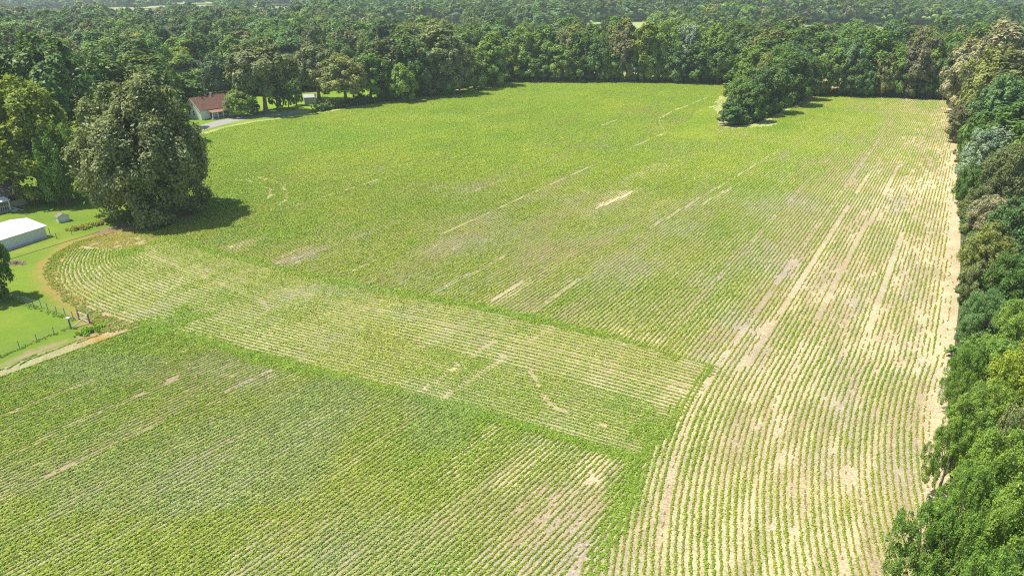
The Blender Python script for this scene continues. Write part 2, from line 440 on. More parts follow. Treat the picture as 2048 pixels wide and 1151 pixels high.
# ------------------------------------------------------------------ scatter helper (for what nobody could count)
def proto(name, me, mat):
    o = bpy.data.objects.new(name, me)
    if len(me.materials) == 0: me.materials.append(mat)
    HID.objects.link(o); return o
def scatter(name, pts, rot, scl, tint, idx, protos, label, cat=None):
    c = bpy.data.collections.new(name + '_shapes')
    for o in protos: c.objects.link(o)
    me = bpy.data.meshes.new(name); n = len(pts)
    me.vertices.add(n); me.vertices.foreach_set('co', np.asarray(pts, np.float32).ravel())
    for nm, ty, fld, dat in (('rot', 'FLOAT_VECTOR', 'vector', rot), ('scl', 'FLOAT_VECTOR', 'vector', scl)):
        a = me.attributes.new(nm, ty, 'POINT'); a.data.foreach_set(fld, np.asarray(dat, np.float32).ravel())
    a = me.attributes.new('tint', 'FLOAT_COLOR', 'POINT'); a.data.foreach_set('color', np.concatenate([tint, np.ones((n, 1))], 1).astype(np.float32).ravel())
    a = me.attributes.new('idx', 'INT', 'POINT'); a.data.foreach_set('value', np.asarray(idx, np.int32))
    o = link(name, me)
    ng = bpy.data.node_groups.new(name, 'GeometryNodeTree')
    ng.interface.new_socket('Geometry', in_out='INPUT', socket_type='NodeSocketGeometry')
    ng.interface.new_socket('Geometry', in_out='OUTPUT', socket_type='NodeSocketGeometry')
    gi = ng.nodes.new('NodeGroupInput'); go = ng.nodes.new('NodeGroupOutput')
    iop = ng.nodes.new('GeometryNodeInstanceOnPoints'); ci = ng.nodes.new('GeometryNodeCollectionInfo')
    ci.inputs['Collection'].default_value = c; ci.inputs['Separate Children'].default_value = True; ci.inputs['Reset Children'].default_value = True
    def na(nm, ty):
        k = ng.nodes.new('GeometryNodeInputNamedAttribute'); k.data_type = ty; k.inputs['Name'].default_value = nm; return k.outputs[0]
    L = ng.links.new
    L(gi.outputs[0], iop.inputs['Points']); L(ci.outputs[0], iop.inputs['Instance'])
    iop.inputs['Pick Instance'].default_value = True
    L(na('idx', 'INT'), iop.inputs['Instance Index'])
    e2r = ng.nodes.new('FunctionNodeEulerToRotation'); L(na('rot', 'FLOAT_VECTOR'), e2r.inputs[0]); L(e2r.outputs[0], iop.inputs['Rotation'])
    L(na('scl', 'FLOAT_VECTOR'), iop.inputs['Scale'])
    L(iop.outputs[0], go.inputs[0])
    md = o.modifiers.new('scatter', 'NODES'); md.node_group = ng
    o['kind'] = 'stuff'; o['label'] = label
    if cat: o['category'] = cat
    return o
def leaf_mesh(name, P, Nn, size, var, r, aspect=1.0):
    """many leaf faces: centre P, normal Nn, size per leaf"""
    n = len(P)
    Nn = Nn / (np.linalg.norm(Nn, axis=1, keepdims=True) + 1e-9)
    t = r.normal(size=(n, 3)); t -= (t * Nn).sum(1, keepdims=True) * Nn; t /= np.linalg.norm(t, axis=1, keepdims=True) + 1e-9
    b = np.cross(Nn, t); s = size[:, None]
    fold = Nn * s * .18
    q = np.stack([P - t * s, P - b * s * .55 * aspect + fold, P + t * s, P + b * s * .55 * aspect + fold], 1)
    me = bpy.data.meshes.new(name)
    me.vertices.add(4 * n); me.vertices.foreach_set('co', q.astype(np.float32).ravel())
    me.loops.add(4 * n); me.loops.foreach_set('vertex_index', np.arange(4 * n, dtype=np.int32))
    me.polygons.add(n); me.polygons.foreach_set('loop_start', np.arange(0, 4 * n, 4, dtype=np.int32))
    a = me.attributes.new('leafvar', 'FLOAT', 'FACE'); a.data.foreach_set('value', var.astype(np.float32))
    me.update(calc_edges=True)
    return me

# ------------------------------------------------------------------ the crop, row by row
def crop_proto(name, seed, n, ln, wd, ht, sz):
    r = np.random.default_rng(seed)
    P = np.stack([r.uniform(-ln / 2, ln / 2, n), r.normal(0, wd * .28, n), r.uniform(.25, 1, n) * ht], 1)
    P[:, 2] *= 1 - .45 * np.clip(np.abs(P[:, 1]) / (wd * .6), 0, 1)
    Nn = r.normal(size=(n, 3)) * .40 + np.array([0, 0, 1.0]) + np.stack([0 * P[:, 0], P[:, 1] / wd * 1.2, 0 * P[:, 0]], 1)
    return proto(name, leaf_mesh(name, P, Nn, r.uniform(.7, 1.25, n) * sz, r.random(n), r, 1.2), M_CROP)
LOD = [([crop_proto('plant_1_near_%d' % i, 10 + i, 30, .34, .30, .15, .075) for i in range(5)], .30),
       ([crop_proto('plant_2_mid_%d' % i, 30 + i, 52, .75, .30, .15, .090) for i in range(5)], .70),
       ([crop_proto('plant_3_far_%d' % i, 50 + i, 70, 1.6, .32, .15, .125) for i in range(5)], 1.5)]
LODR = [(0, 88), (88, 175), (175, 420)]
def sample_rows(rows, lod):
    """rows: list of point arrays; returns positions, headings, row ids in that distance range"""
    st = LOD[lod][1]; X, Y, T, R = [], [], [], []
    for i, p in enumerate(rows):
        p = np.asarray(p, float); seg = np.hypot(*np.diff(p, axis=0).T); L = np.concatenate([[0], np.cumsum(seg)])
        m = int(L[-1] / st)
        if m < 2: continue
        s = (np.arange(m) + rng.random()) * st + rng.uniform(-.25, .25, m) * st
        x = np.interp(s, L, p[:, 0]); y = np.interp(s, L, p[:, 1])
        tx = np.gradient(x); ty = np.gradient(y)
        yj = y + 26 * ((i * .618034) % 1 - .5)
        k = (yj >= LODR[lod][0]) & (yj < LODR[lod][1]) & (np.abs(x) < .80 * y + 8)
        X.append(x[k]); Y.append(y[k]); T.append(np.arctan2(ty, tx)[k]); R.append(np.full(k.sum(), i))
    return [np.concatenate(a) if a else np.zeros(0) for a in (X, Y, T, R)]
def crop(name, rows, inside, label, weak=None, gain=0.0, width=1.0):
    skip = np.random.default_rng(len(rows)).random(len(rows) + 1); acc = []
    for lod in range(3):
        x, y, th, rid = sample_rows(rows, lod)
        if len(x) == 0: continue
        k = inside(x, y); x, y, th, rid = x[k], y[k], th[k], rid[k].astype(int)
        if len(x) < 30: continue
        straw, bare, vig, lush, right = maps(x, y)
        vig = vig + gain
        # gaps inside rows: own noise along each row
        s = x * UX + y * UY
        g1 = noise(s, rid * 7.31, 3.5, 51); g2 = noise(s, rid * 3.77, 1.0, 52)
        v = vig + (g1 - .5) * .42 + (g2 - .5) * .30
        if weak is not None: v = v - weak(x, y, rid)
        v = v - .30 * (skip[rid] < .04) * (noise(s, rid * 1.7, 14, 53) > .35)
        keep = v > .10 + rng.uniform(-.12, .16, len(x))
        x, y, th, v, rid, lush, right = [a[keep] for a in (x, y, th, v, rid, lush, right)]
        n = len(x); v = np.clip(v, .15, 1.1)
        jit = rng.normal(0, .035, n)
        pts = np.stack([x - np.sin(th) * jit, y + np.cos(th) * jit, np.full(n, .02)], 1)
        wsc = (.42 + .90 * v) * width * (1 + .45 * lush) * rng.uniform(.85, 1.15, n)
        hsc = (.50 + .65 * v) * rng.uniform(.8, 1.2, n)
        scl = np.stack([np.full(n, 1.3), wsc, hsc], 1)
        rot = np.stack([rng.normal(0, .06, n), np.zeros(n), th + np.where(rng.random(n) < .5, np.pi, 0) + rng.normal(0, .12, n)], 1)
        t = np.clip(noise(x, y, 16, 61) * .7 + noise(x, y, 3, 62) * .3 + rng.normal(0, .07, n), 0, 1)
        tint = lerp3((.275, .415, .050), (.415, .475, .078), t)
        tint = tint * (1 + .10 * sstep(100, 220, y))[:, None]
        yl = sstep(.5, .15, v) * .55
        tint = tint * (1 - yl)[:, None] + np.asarray((.46, .42, .11)) * yl[:, None]
        lg = np.clip(lush, 0, 1) * .7
        tint = tint * (1 - lg)[:, None] + np.asarray((.27, .41, .055)) * lg[:, None]
        bl = sstep(.55, .8, noise(x, y, 8, 63)) * sstep(130, 90, y) * sstep(10, -20, x) * .45      # paler, duller stand in the near left block
        tint = tint * (1 - bl)[:, None] + np.asarray((.36, .45, .20)) * bl[:, None]
        acc.append((pts, rot, scl, tint, lod * 5 + rng.integers(0, 5, n)))
    a = [np.concatenate(q) for q in zip(*acc)]
    scatter(name, *a, LOD[0][0] + LOD[1][0] + LOD[2][0], label, 'crop')
# main rows: straight at 58 degrees far away, bending towards the camera close by; equal spacing across
yy = np.concatenate([np.arange(34, 90, 2.0), np.arange(90, 400, 10.0)])
slope = np.where(yy >= 80, 1 / math.tan(ROWA), 1 / math.tan(ROWA) - .40 * (80 - yy) / 35)
xs0 = np.concatenate([[0], np.cumsum((slope[1:] + slope[:-1]) / 2 * np.diff(yy))]); xs0 -= np.interp(80, yy, xs0)
xs0 += 28
gapx = .63 * np.sqrt(1 + slope ** 2)
main_rows = [np.stack([xs0 + k * gapx, yy], 1) for k in range(-330, 75)]
CLUMP_L = line(CLUMP)
def seam_dist(x, y): return np.minimum(np.minimum(dist_line(x, y, BT_L), dist_line(x, y, SR_L)), np.minimum(dist_line(x, y, SD_L), dist_line(x, y, BB_L)))
def overlap(x, y, k, seed): return seam_dist(x, y) < k * np.clip(noise(x, y, 2.2, seed) * 1.6 - .25, 0, 2)
MAIN_OUT = lambda x, y: in_poly(x, y, FIELD) & ((~in_poly(x, y, BAND) & ~in_poly(x, y, A_BLOCK)) | overlap(x, y, 1.2, 85))
TREEMARG = line([(222, 463), (330, 455), (420, 425), (478, 392), (440, 360), (372, 350)])
def main_in(x, y):
    k = MAIN_OUT(x, y) & (dist_line(x, y, RIGHT_L) > 1.0) & (dist_line(x, y, line(DRIVE_SIDE)) > 2.5) & (dist_line(x, y, line(FAR_SIDE)) > 3) & (dist_line(x, y, CLUMP_L) > 1.5)
    return k & (dist_line(x, y, line([(222, 463), (300, 452), (380, 425)])) > 3.5)
ARC1 = line([(500, 353), (530, 357), (560, 368), (575, 385), (572, 400), (545, 418), (470, 443)])
ARC2 = line([(470, 358), (515, 364), (540, 378), (541, 392), (520, 405)])
CL1 = line([(1415, 195), (1345, 222), (1318, 238), (1320, 252), (1345, 268)])
TIP_L = line(CLUMP[1:6] + [(1520, 247)])
def main_weak(x, y, rid):
    """wheel tracks and turning arcs where nothing grows"""
    w = .7 * (noise(x, y, 4, 75) > .28) * ((dist_line(x, y, ARC1) < .42) | (dist_line(x, y, ARC2) < .36) | (dist_line(x, y, CL1) < .35))
    w = np.maximum(w, .9 * (dist_line(x, y, TIP_L) + (noise(x, y, 3, 74) - .5) * 4 < 5.0))
    for a, b in (((886, 467), (1349, 257)), ((862, 587), (1011, 512)), ((701, 543), (797, 501)), ((565, 419), (761, 358)), ((985, 600), (1045, 560)), ((1060, 625), (1160, 555)), ((1300, 455), (1560, 300)), ((1495, 730), (1739, 342)), ((1630, 637), (1800, 330)), ((1734, 664), (1807, 467)), ((1400, 410), (1480, 365)), ((1190, 418), (1280, 376)), ((720, 300), (1100, 190)), ((900, 350), (1250, 235))):
        w = np.maximum(w, .6 * (dist_line(x, y, [at(*a), at(*b)]) < .33) * (noise(x, y, 14, 77) > .22))
    return w
crop('soybean_rows', main_rows, main_in, 'low green crop rows running from the right foreground to the far woods', main_weak)
# near-left block, rows at 53 degrees
ra = math.radians(53); ux, uy = math.cos(ra), math.sin(ra)
near_rows = []
for k in range(-40, 200):
    v0 = -75 + k * .54
    near_rows.append(np.array([(s * ux + v0 * uy * 1.0, s * uy - v0 * ux) for s in np.arange(-60, 140, 4.0)]))
def near_weak(x, y, rid):
    w = np.zeros(x.shape)
    for a, b in (((0, 915), (360, 752)), ((490, 1075), (880, 795)), ((90, 952), (560, 732)), ((0, 833), (190, 760))):
        w = np.maximum(w, .5 * (dist_line(x, y, [at(*a), at(*b)]) < .30) * (noise(x, y, 6, 76) > .3))
    return w
def near_in(x, y):
    return (in_poly(x, y, A_BLOCK) | (overlap(x, y, .9, 86) & (x < 14))) & (y > 0) & (dist_line(x, y, ALEFT_L) > 1.0)
crop('soybean_rows', near_rows, near_in, 'dense crop rows of the near block running up to the band', near_weak, gain=.08, width=.98)
# the cross-planted band with its rounded end
B0 = line([(150, 497), (134, 513), (122, 532), (118, 552), (128, 577), (174, 607), (228, 628), (300, 650), (480, 700), (870, 800), (1100, 866), (1300, 925)])
BM = line([(252, 500), (256, 509), (264, 518), (285, 530), (320, 543), (370, 560), (420, 575), (500, 597), (640, 634), (860, 690), (1080, 745), (1370, 825)])
BT = line([(330, 474), (348, 480), (372, 488), (402, 496), (440, 506), (490, 520), (550, 536), (620, 553), (740, 577), (950, 613), (1150, 657), (1440, 735)])
def resample(p, n=60, w=None):
    p = np.asarray(p, float); L = np.concatenate([[0], np.cumsum(np.hypot(*np.diff(p, axis=0).T))])
    # smooth parametric curve through the survey points
    t = np.linspace(0, L[-1], 400); c = np.stack([np.interp(t, L, p[:, 0]), np.interp(t, L, p[:, 1])], 1)
    for _ in range(30): c[1:-1] = .25 * c[:-2] + .5 * c[1:-1] + .25 * c[2:]
    q = np.linspace(0, 1, n) ** 1.0
    return np.stack([np.interp(q * L[-1], t, c[:, 0]), np.interp(q * L[-1], t, c[:, 1])], 1)
def by_knots(p, per=12):
    """resample so that equal knots of two guides face each other"""
    p = np.asarray(p, float); n = len(p); out = []
    for i in range(n - 1):
        p0, p1, p2, p3 = p[max(i - 1, 0)], p[i], p[i + 1], p[min(i + 2, n - 1)]
        for t in np.linspace(0, 1, per, endpoint=False):
            out.append(.5 * ((2 * p1) + (p2 - p0) * t + (2 * p0 - 5 * p1 + 4 * p2 - p3) * t * t + (3 * p1 - p0 - 3 * p2 + p3) * t ** 3))
    out.append(p[-1]); return np.array(out)
g0, gm, gt = by_knots(B0), by_knots(BM), by_knots(BT)
def nrows(a, b): return int(np.median(np.sqrt(((a - b) ** 2).sum(1))[70:]) * .93 / .66)
band_rows = []
k0 = nrows(g0, gm); k1 = nrows(gm, gt)
for k in range(k0): band_rows.append(g0 + (gm - g0) * (k / k0))
for k in range(k1 + 1): band_rows.append(gm + (gt - gm) * (k / k1))
BARC = line([(300, 510), (420, 560), (520, 600), (545, 630), (548, 655), (520, 680)])
BTRK1, BTRK2 = line([(1060, 632), (850, 775)]), line([(1120, 640), (880, 800)])
BTRK3 = line([(1060, 740), (1085, 790), (1110, 815), (1180, 835), (1215, 855)])
def band_weak(x, y, rid):
    w = .75 * ((dist_line(x, y, BTRK1) < .4) | (dist_line(x, y, BTRK2) < .4) | (dist_line(x, y, BTRK3) < .32)) * (noise(x, y, 2.0, 78) > .40)
    w = np.maximum(w, .5 * (dist_line(x, y, BARC) < .4) * (noise(x, y, 3, 79) > .35))
    return w
def band_in(x, y): return (in_poly(x, y, BAND) | overlap(x, y, 1.1, 87)) & in_poly(x, y, FIELD) & (dist_line(x, y, line(TREE_SIDE[:3])) > 2)
crop('soybean_rows', band_rows, band_in, 'crop rows planted across the others in a rounded band', band_weak, gain=.06, width=.92)
# rows wrapped round the tip of the wooded spur
tip_rows = []
T0 = line([(1345, 276), (1365, 262), (1376, 250), (1382, 238), (1392, 226), (1412, 214)])
T1 = line([(1425, 280), (1432, 268), (1435, 258), (1436, 248), (1437, 238), (1440, 225)])
t0, t1 = by_knots(T0), by_knots(T1)
kk = 34
for k in range(kk): tip_rows.append(t0 + (t1 - t0) * (k / kk))
crop('soybean_rows', tip_rows, lambda x, y: in_poly(x, y, FIELD), 'crop rows bent around the tip of the wooded spur', lambda x, y, rid: .9 * (dist_line(x, y, TIP_L) < 3.0), gain=.12, width=1.25)

# ------------------------------------------------------------------ trees
def tube(mb, pts, rads, n=6):
    vs = []; fs = []
    for i, (p, r) in enumerate(zip(pts, rads)):
        p = Vector(p); d = (Vector(pts[min(i + 1, len(pts) - 1)]) - Vector(pts[max(i - 1, 0)])).normalized()
        u = d.orthogonal().normalized() if abs(d.z) < .9 else (Vector((1, 0, 0)) - d * d.x).normalized()
        w = d.cross(u)
        vs += [p + (u * math.cos(2 * math.pi * k / n) + w * math.sin(2 * math.pi * k / n)) * r for k in range(n)]
    for i in range(len(pts) - 1):
        for k in range(n): fs.append((i * n + k, i * n + (k + 1) % n, (i + 1) * n + (k + 1) % n, (i + 1) * n + k))
    mb.add(vs, fs)
def make_tree(name, seed, h, r, base, nbig, nsub, nleaf, leaf, top=.0, loose=1.0, mat=None, nr=.50, whole=.0, lr=.45, sub=(.26, .48), skirt=1.0):
    """unit tree: tapered trunk with limbs that reach the leaf masses; crown of leaf faces on billows of billows"""
    g = np.random.default_rng(seed)
    zc = (base + h) / 2; az = (h - base) / 2
    # big billows
    i = np.arange(nbig) + .5
    ph = np.arccos(1 - 1.82 * i / nbig); th = np.pi * (1 + 5 ** .5) * i + g.uniform(0, 6)
    d = np.stack([np.sin(ph) * np.cos(th), np.sin(ph) * np.sin(th), np.cos(ph)], 1)
    prof = 1 - top * np.clip(d[:, 2], 0, 1)
    bc = d * np.array([r, r, az]) * (g.uniform(.60, .78, nbig) * prof)[:, None] + g.normal(0, r * .05, (nbig, 3)); bc[:, 2] += zc
    br = r * g.uniform(.24, .38, nbig)
    bc = np.vstack([bc, [[0, 0, zc]]]); br = np.append(br, r * .62)
    # sub billows
    nb = len(bc); sd = g.normal(size=(nb, nsub, 3)); sd[:, :, 2] += .35
    out = bc - np.array([0, 0, zc - az * .3]); out = out / (np.linalg.norm(out, axis=1, keepdims=True) + 1e-6)
    sd += out[:, None] * .9; sd /= np.linalg.norm(sd, axis=2, keepdims=True)
    sc = bc[:, None] + sd * (br[:, None, None] * g.uniform(.65, 1.0, (nb, nsub, 1))) * np.array([1, 1, .85])
    sr = np.repeat(br[:, None], nsub, 1) * g.uniform(*sub, (nb, nsub))
    sc = sc.reshape(-1, 3); sr = sr.ravel(); sdv = sd.reshape(-1, 3); svar = g.random(len(sr))
    w = sr ** 2; pick = g.choice(len(sr), nleaf, p=w / w.sum())
    ld = g.normal(size=(nleaf, 3)) + sdv[pick] * .8 + np.array([0, 0, .35]); ld /= np.linalg.norm(ld, axis=1, keepdims=True)
    P = sc[pick] + ld * (sr[pick] * g.uniform(.55, 1.12, nleaf) ** .7 * loose)[:, None]
    stray = g.random(nleaf) < .10
    P[stray] += ld[stray] * (sr[pick] * g.uniform(.1, .9, nleaf))[stray][:, None]
    P[:, :2] -= (np.percentile(P[:, :2], 2, axis=0) + np.percentile(P[:, :2], 98, axis=0)) / 2
    fx_ = r / np.percentile(np.hypot(P[:, 0], P[:, 1]), 98.5)
    P[:, :2] *= fx_
    z0, z1 = np.percentile(P[:, 2], 1), np.percentile(P[:, 2], 99.5)
    P[:, 2] = base + np.clip((P[:, 2] - z0) / (z1 - z0), .01, 2) ** skirt * (h - base)
    bc[:, :2] *= fx_; bc[:, 2] = base + (bc[:, 2] - z0) / (z1 - z0) * (h - base)
    co = P - np.array([0, 0, base + (h - base) * .35]); co /= np.linalg.norm(co, axis=1, keepdims=True)
    Nn = ld * .8 + co * whole + g.normal(size=(nleaf, 3)) * nr + np.array([0, 0, .40])
    var = np.clip(svar[pick] * (1 - lr) * .8 + .1 * (1 - lr) + g.random(nleaf) * lr, 0, 1)
    crown = leaf_mesh(name + '_crown', P, Nn, g.uniform(.6, 1.3, nleaf) * leaf, var, g)
    crown.materials.append(mat or M_LEAF)
    mb = MB(); rt = max(.12, h * .022)
    tp = [(g.normal(0, .02) * h * k, g.normal(0, .02) * h * k, zz) for k, zz in ((0, -.1), (.2, h * .12), (.5, h * .35), (1, h * .62), (1.2, h * .82))]
    tube(mb, tp, [rt * 1.5, rt * 1.05, rt * .85, rt * .5, rt * .15], 8)
    for k in range(min(nb - 1, 12)):
        e = Vector(bc[k]); f = g.uniform(.25, .6); s = Vector(tp[2]).lerp(Vector(tp[3]), f)
        s = Vector(tp[1]).lerp(Vector(tp[3]), f)
        m = s.lerp(e, .5) + Vector((0, 0, -h * .03 + g.uniform(0, .06) * h))
        tube(mb, [s, m, e, e + (e - m) * .4], [rt * .42, rt * .3, rt * .14, rt * .04], 5)
    if nleaf > 12000:
        for k in range(70):
            q = g.integers(0, len(sc)); e = Vector((sc[q][0] * fx_, sc[q][1] * fx_, base + (sc[q][2] - z0) / (z1 - z0) * (h - base))); s = Vector(bc[q // nsub])
            f = e + (e - s) * g.uniform(.1, .5) + Vector(g.normal(0, .2, 3))
            tube(mb, [s, s.lerp(e, .6) + Vector(g.normal(0, .25, 3)), f], [rt * .12, rt * .08, .015], 4)
    trunk = mb.mesh(name + '_trunk'); trunk.materials.append(M_BARK)
    return trunk, crown
# unit trees are 20 m tall; (crown radius, crown base) differ
NEAR = [make_tree('near', 101, 20, 8.5, 2.0, 26, 12, 42000, .19, sub=(.20, .36)), make_tree('near', 102, 20, 8, 1.5, 24, 12, 42000, .185, top=.2, sub=(.20, .36)), make_tree('near', 103, 20, 9, 2, 28, 10, 42000, .20, loose=1.1, sub=(.20, .38))]
BIGOAK = make_tree('oak', 111, 20, 10, .2, 44, 12, 80000, .25, sub=(.26, .50), whole=.25, skirt=1.1)
MID = [make_tree('mid', 121 + i, 20, q, b, nb, 12, 26000, .32, top=t, skirt=1.2) for i, (q, b, nb, t) in enumerate([(9, 2, 28, 0), (8, 1.5, 26, .1), (7, 2, 22, .2), (9.5, 1.5, 30, 0)])]
FAR = [make_tree('far', 131 + i, 20, q, b, nb, 10, 13000, .37, top=t, nr=.32, whole=.6, lr=.25) for i, (q, b, nb, t) in enumerate([(7.5, 2, 26, 0), (6.5, 1.5, 22, .1), (5.5, 1.5, 20, .2), (8, 2, 28, 0), (6.5, 2.5, 24, .05), (5, 1, 18, .35)])]
HIGH = [make_tree('high', 141 + i, 20, 7.5, 5.5, 26, 10, 15000, .37, nr=.32, whole=.5, lr=.25) for i in range(2)]
WOOD = [make_tree('wood', 151 + i, 20, q, 3, nb, 9, 9500, .44, top=t, mat=M_LEAFI, nr=.22, whole=1.5, lr=.12)[1] for i, (q, nb, t) in enumerate([(7.5, 22, 0), (6.5, 20, .1), (5.5, 18, .2), (7, 22, .05)])]
WOODFAR = [make_tree('woodfar', 171 + i, 20, q, 4, nb, 8, 3200, .72, top=t, mat=M_LEAFI, nr=.18, whole=1.8, lr=.1)[1] for i, (q, nb, t) in enumerate([(7.5, 18, 0), (6.5, 16, .1), (6, 16, .2)])]

HUE = {'olive': (.240, .285, .098), 'pale': (.44, .43, .23), 'green': (.195, .320, .055), 'dark': (.145, .255, .052), 'fresh': (.265, .400, .065),
       'yellow': (.310, .390, .042), 'blue': (.160, .280, .085), 'silver': (.36, .47, .30), 'brown': (.255, .255, .110), 'khaki': (.280, .315, .078)}
WORD = {'olive': 'olive', 'pale': 'pale straw tinted', 'green': 'mid green', 'dark': 'dark green', 'fresh': 'fresh light green', 'yellow': 'yellow green', 'blue': 'bluish green', 'silver': 'silvery green', 'brown': 'brownish olive', 'khaki': 'yellowish olive'}
NTREE = [0]
TREES = []          # x, y, radius of every single tree
def tree(px, pyb, pyt, hw, hue, label, group=None, name='broadleaf_tree', protos=None, cat='tree'):
    x, y = at(px, pyb)
    h = height_for(y, pyt); d = depth_of(y, h * .55); r = hw * d / FPX
    x = (px - 1024) / FPX * d                       # the surveyed spot is the middle of the crown
    return tree_at(x, y, h, r, hue, label, group, name, protos, cat)
def tree_at(x, y, h, r, hue, label, group=None, name='broadleaf_tree', protos=None, cat='tree', z=0.0):
    NTREE[0] += 1; k = NTREE[0]
    if protos is None:
        dd = math.hypot(x, y)
        protos = NEAR if dd < 105 else (MID if dd < 215 else FAR)
    tm, cm = protos[(k * 7 + 3) % len(protos)] if isinstance(protos, list) else protos
    ro = {id(NEAR): (8.5, 8, 9), id(MID): (9, 8, 7, 9.5), id(FAR): (7.5, 6.5, 5.5, 8, 6.5, 5), id(HIGH): (7.5, 7.5)}
    base_r = 10 if protos is BIGOAK else ro[id(protos)][(k * 7 + 3) % len(protos)]
    e = empty(name, (x, y, z), (k * 2.399) % 6.283)
    e.scale = (r / base_r, r / base_r, h / 20)
    tag(e, label, cat, group)
    t = link('trunk', tm, parent=e); c = link('crown', cm, parent=e)
    col = np.array(HUE[hue] if isinstance(hue, str) else hue) * .92
    v = .88 + .24 * ((k * .618) % 1) + (.10 if protos is NEAR else 0)
    c.color = (*np.clip(col * v, 0, 1), 1)
    TREES.append((x, y, r))
    return e
# --- the left side
tree(284, 430, 160, 134, 'olive', 'huge olive green spreading oak at the field corner, beside the lawn', name='oak_tree', protos=BIGOAK)
tree(54, 394, 160, 108, 'yellow', 'yellow green crowned tree over the beige house, left of the huge oak', protos=[MID[3], MID[0]] and MID)
tree(112, 408, 250, 44, 'green', 'smaller mid green tree wedged between the yellow green tree and the huge oak')
GB = 'dark trees behind the yellow green tree'
for a in ((105, 330, 72, 82), (20, 330, 98, 62), (190, 300, 105, 50), (-40, 340, 110, 60), (150, 290, 120, 45)):
    tree(*a, 'dark', 'dark green broadleaf tree behind the yellow green tree and the huge oak', GB)
GC = 'green trees left of the farmhouse'
for a, hu in (((235, 275, 125, 36), 'green'), ((300, 262, 118, 36), 'fresh'), ((262, 258, 112, 30), 'green'), ((330, 255, 112, 30), 'green'), ((205, 262, 135, 30), 'dark')):
    tree(*a, hu, WORD[hu] + ' tree in the thicket between the huge oak and the white farmhouse', GC)
tree(352, 232, 148, 52, 'green', 'dense round green tree close behind the left end of the white farmhouse')
tree(366, 190, 97, 33, 'yellow', 'rounded light yellow green tree beside a small grass opening, behind the farmhouse')
tree(428, 186, 105, 26, 'blue', 'bluish green tree rising behind the bare grey dead tree')
tree(522, 226, 82, 70, 'olive', 'tall olive green oak with a thick trunk beside the gravel driveway', name='oak_tree', protos=HIGH)
tree(478, 233, 179, 35, 'fresh', 'small bright green yard tree hiding the right end of the farmhouse')
tree(505, 226, 202, 15, 'dark', 'small dark shrub between the yard tree and the tall oak', name='shrub', cat='shrub')
tree(551, 217, 165, 16, 'dark', 'slim dark sapling just right of the tall driveway oak', name='sapling')
tree(574, 215, 160, 14, 'dark', 'slim dark sapling left of the small tin shed', name='sapling')
tree(590, 211, 158, 15, 'green', 'green shrubby tree against the left side of the small tin shed')
tree(632, 200, 83, 50, 'olive', 'dark olive oak whose crown overhangs the small tin shed', name='oak_tree', protos=HIGH)
tree(688, 210, 114, 54, 'khaki', 'pale olive oak with drooping boughs right of the small tin shed', name='oak_tree', protos=HIGH)
GE = 'trees along the left edge of the field'
for a, hu in (((738, 203, 108, 42), 'green'), ((770, 196, 80, 45), 'olive'), ((803, 203, 128, 32), 'fresh'), ((822, 194, 72, 48), 'dark'), ((868, 188, 55, 60), 'olive'), ((905, 188, 72, 46), 'olive'),
              ((862, 192, 135, 28), 'brown'), ((890, 190, 110, 30), 'blue'), ((918, 184, 120, 26), 'olive'), ((948, 178, 98, 36), 'fresh'), ((985, 172, 68, 36), 'fresh'), ((975, 172, 110, 26), 'green'), ((846, 190, 90, 36), 'green')):
    tree(*a, hu, WORD[hu] + ' tree in the row lining the field edge beyond the small tin shed', GE)
GF = 'trees closing the far end of the field'
for a, hu in (((1015, 163, 100, 30), 'yellow'), ((1042, 161, 56, 40), 'fresh'), ((1088, 160, 52, 40), 'green'), ((1072, 162, 98, 36), 'green'), ((1125, 160, 60, 38), 'olive'), ((1118, 163, 92, 32), 'fresh'), ((1160, 161, 66, 30), 'green'),
              ((1196, 163, 75, 32), 'dark'), ((1188, 160, 50, 32), 'green'), ((1290, 163, 46, 36), 'yellow'), ((1330, 162, 42, 38), 'fresh'), ((1372, 163, 48, 30), 'silver'), ((1398, 166, 92, 36), 'dark'), ((1440, 167, 68, 36), 'green'),
              ((1352, 165, 96, 30), 'blue'), ((1425, 164, 50, 28), 'fresh'), ((1300, 164, 98, 28), 'green'), ((1225, 163, 100, 26), 'green'), ((1160, 164, 112, 26), 'dark'), ((1272, 164, 104, 24), 'blue')):
    tree(*a, hu, WORD[hu] + ' tree in the woods closing the far end of the field', GF)
tree(1246, 163, 58, 30, 'brown', 'brownish oak standing out in the green tree wall at the far end of the field', name='oak_tree')
GS = 'trees of the wooded spur'
tree(1462, 250, 205, 27, 'blue', 'low dark bush at the tip of the wooded spur jutting into the field', name='bush', cat='bush')
for a, hu in (((1478, 240, 155, 30), 'green'), ((1505, 243, 165, 30), 'dark'), ((1520, 232, 140, 32), 'blue'), ((1492, 222, 128, 32), 'green'), ((1550, 226, 122, 38), 'dark'), ((1590, 211, 108, 38), 'dark'), ((1560, 205, 92, 36), 'green'), ((1615, 200, 115, 28), 'dark'), ((1500, 200, 100, 34), 'fresh')):
    tree(*a, hu, WORD[hu] + ' tree in the wooded spur that juts into the field', GS)
tree(1530, 212, 106, 24, 'khaki', 'yellowish brown topped tree inside the wooded spur')
GR = 'trees behind the right part of the field'
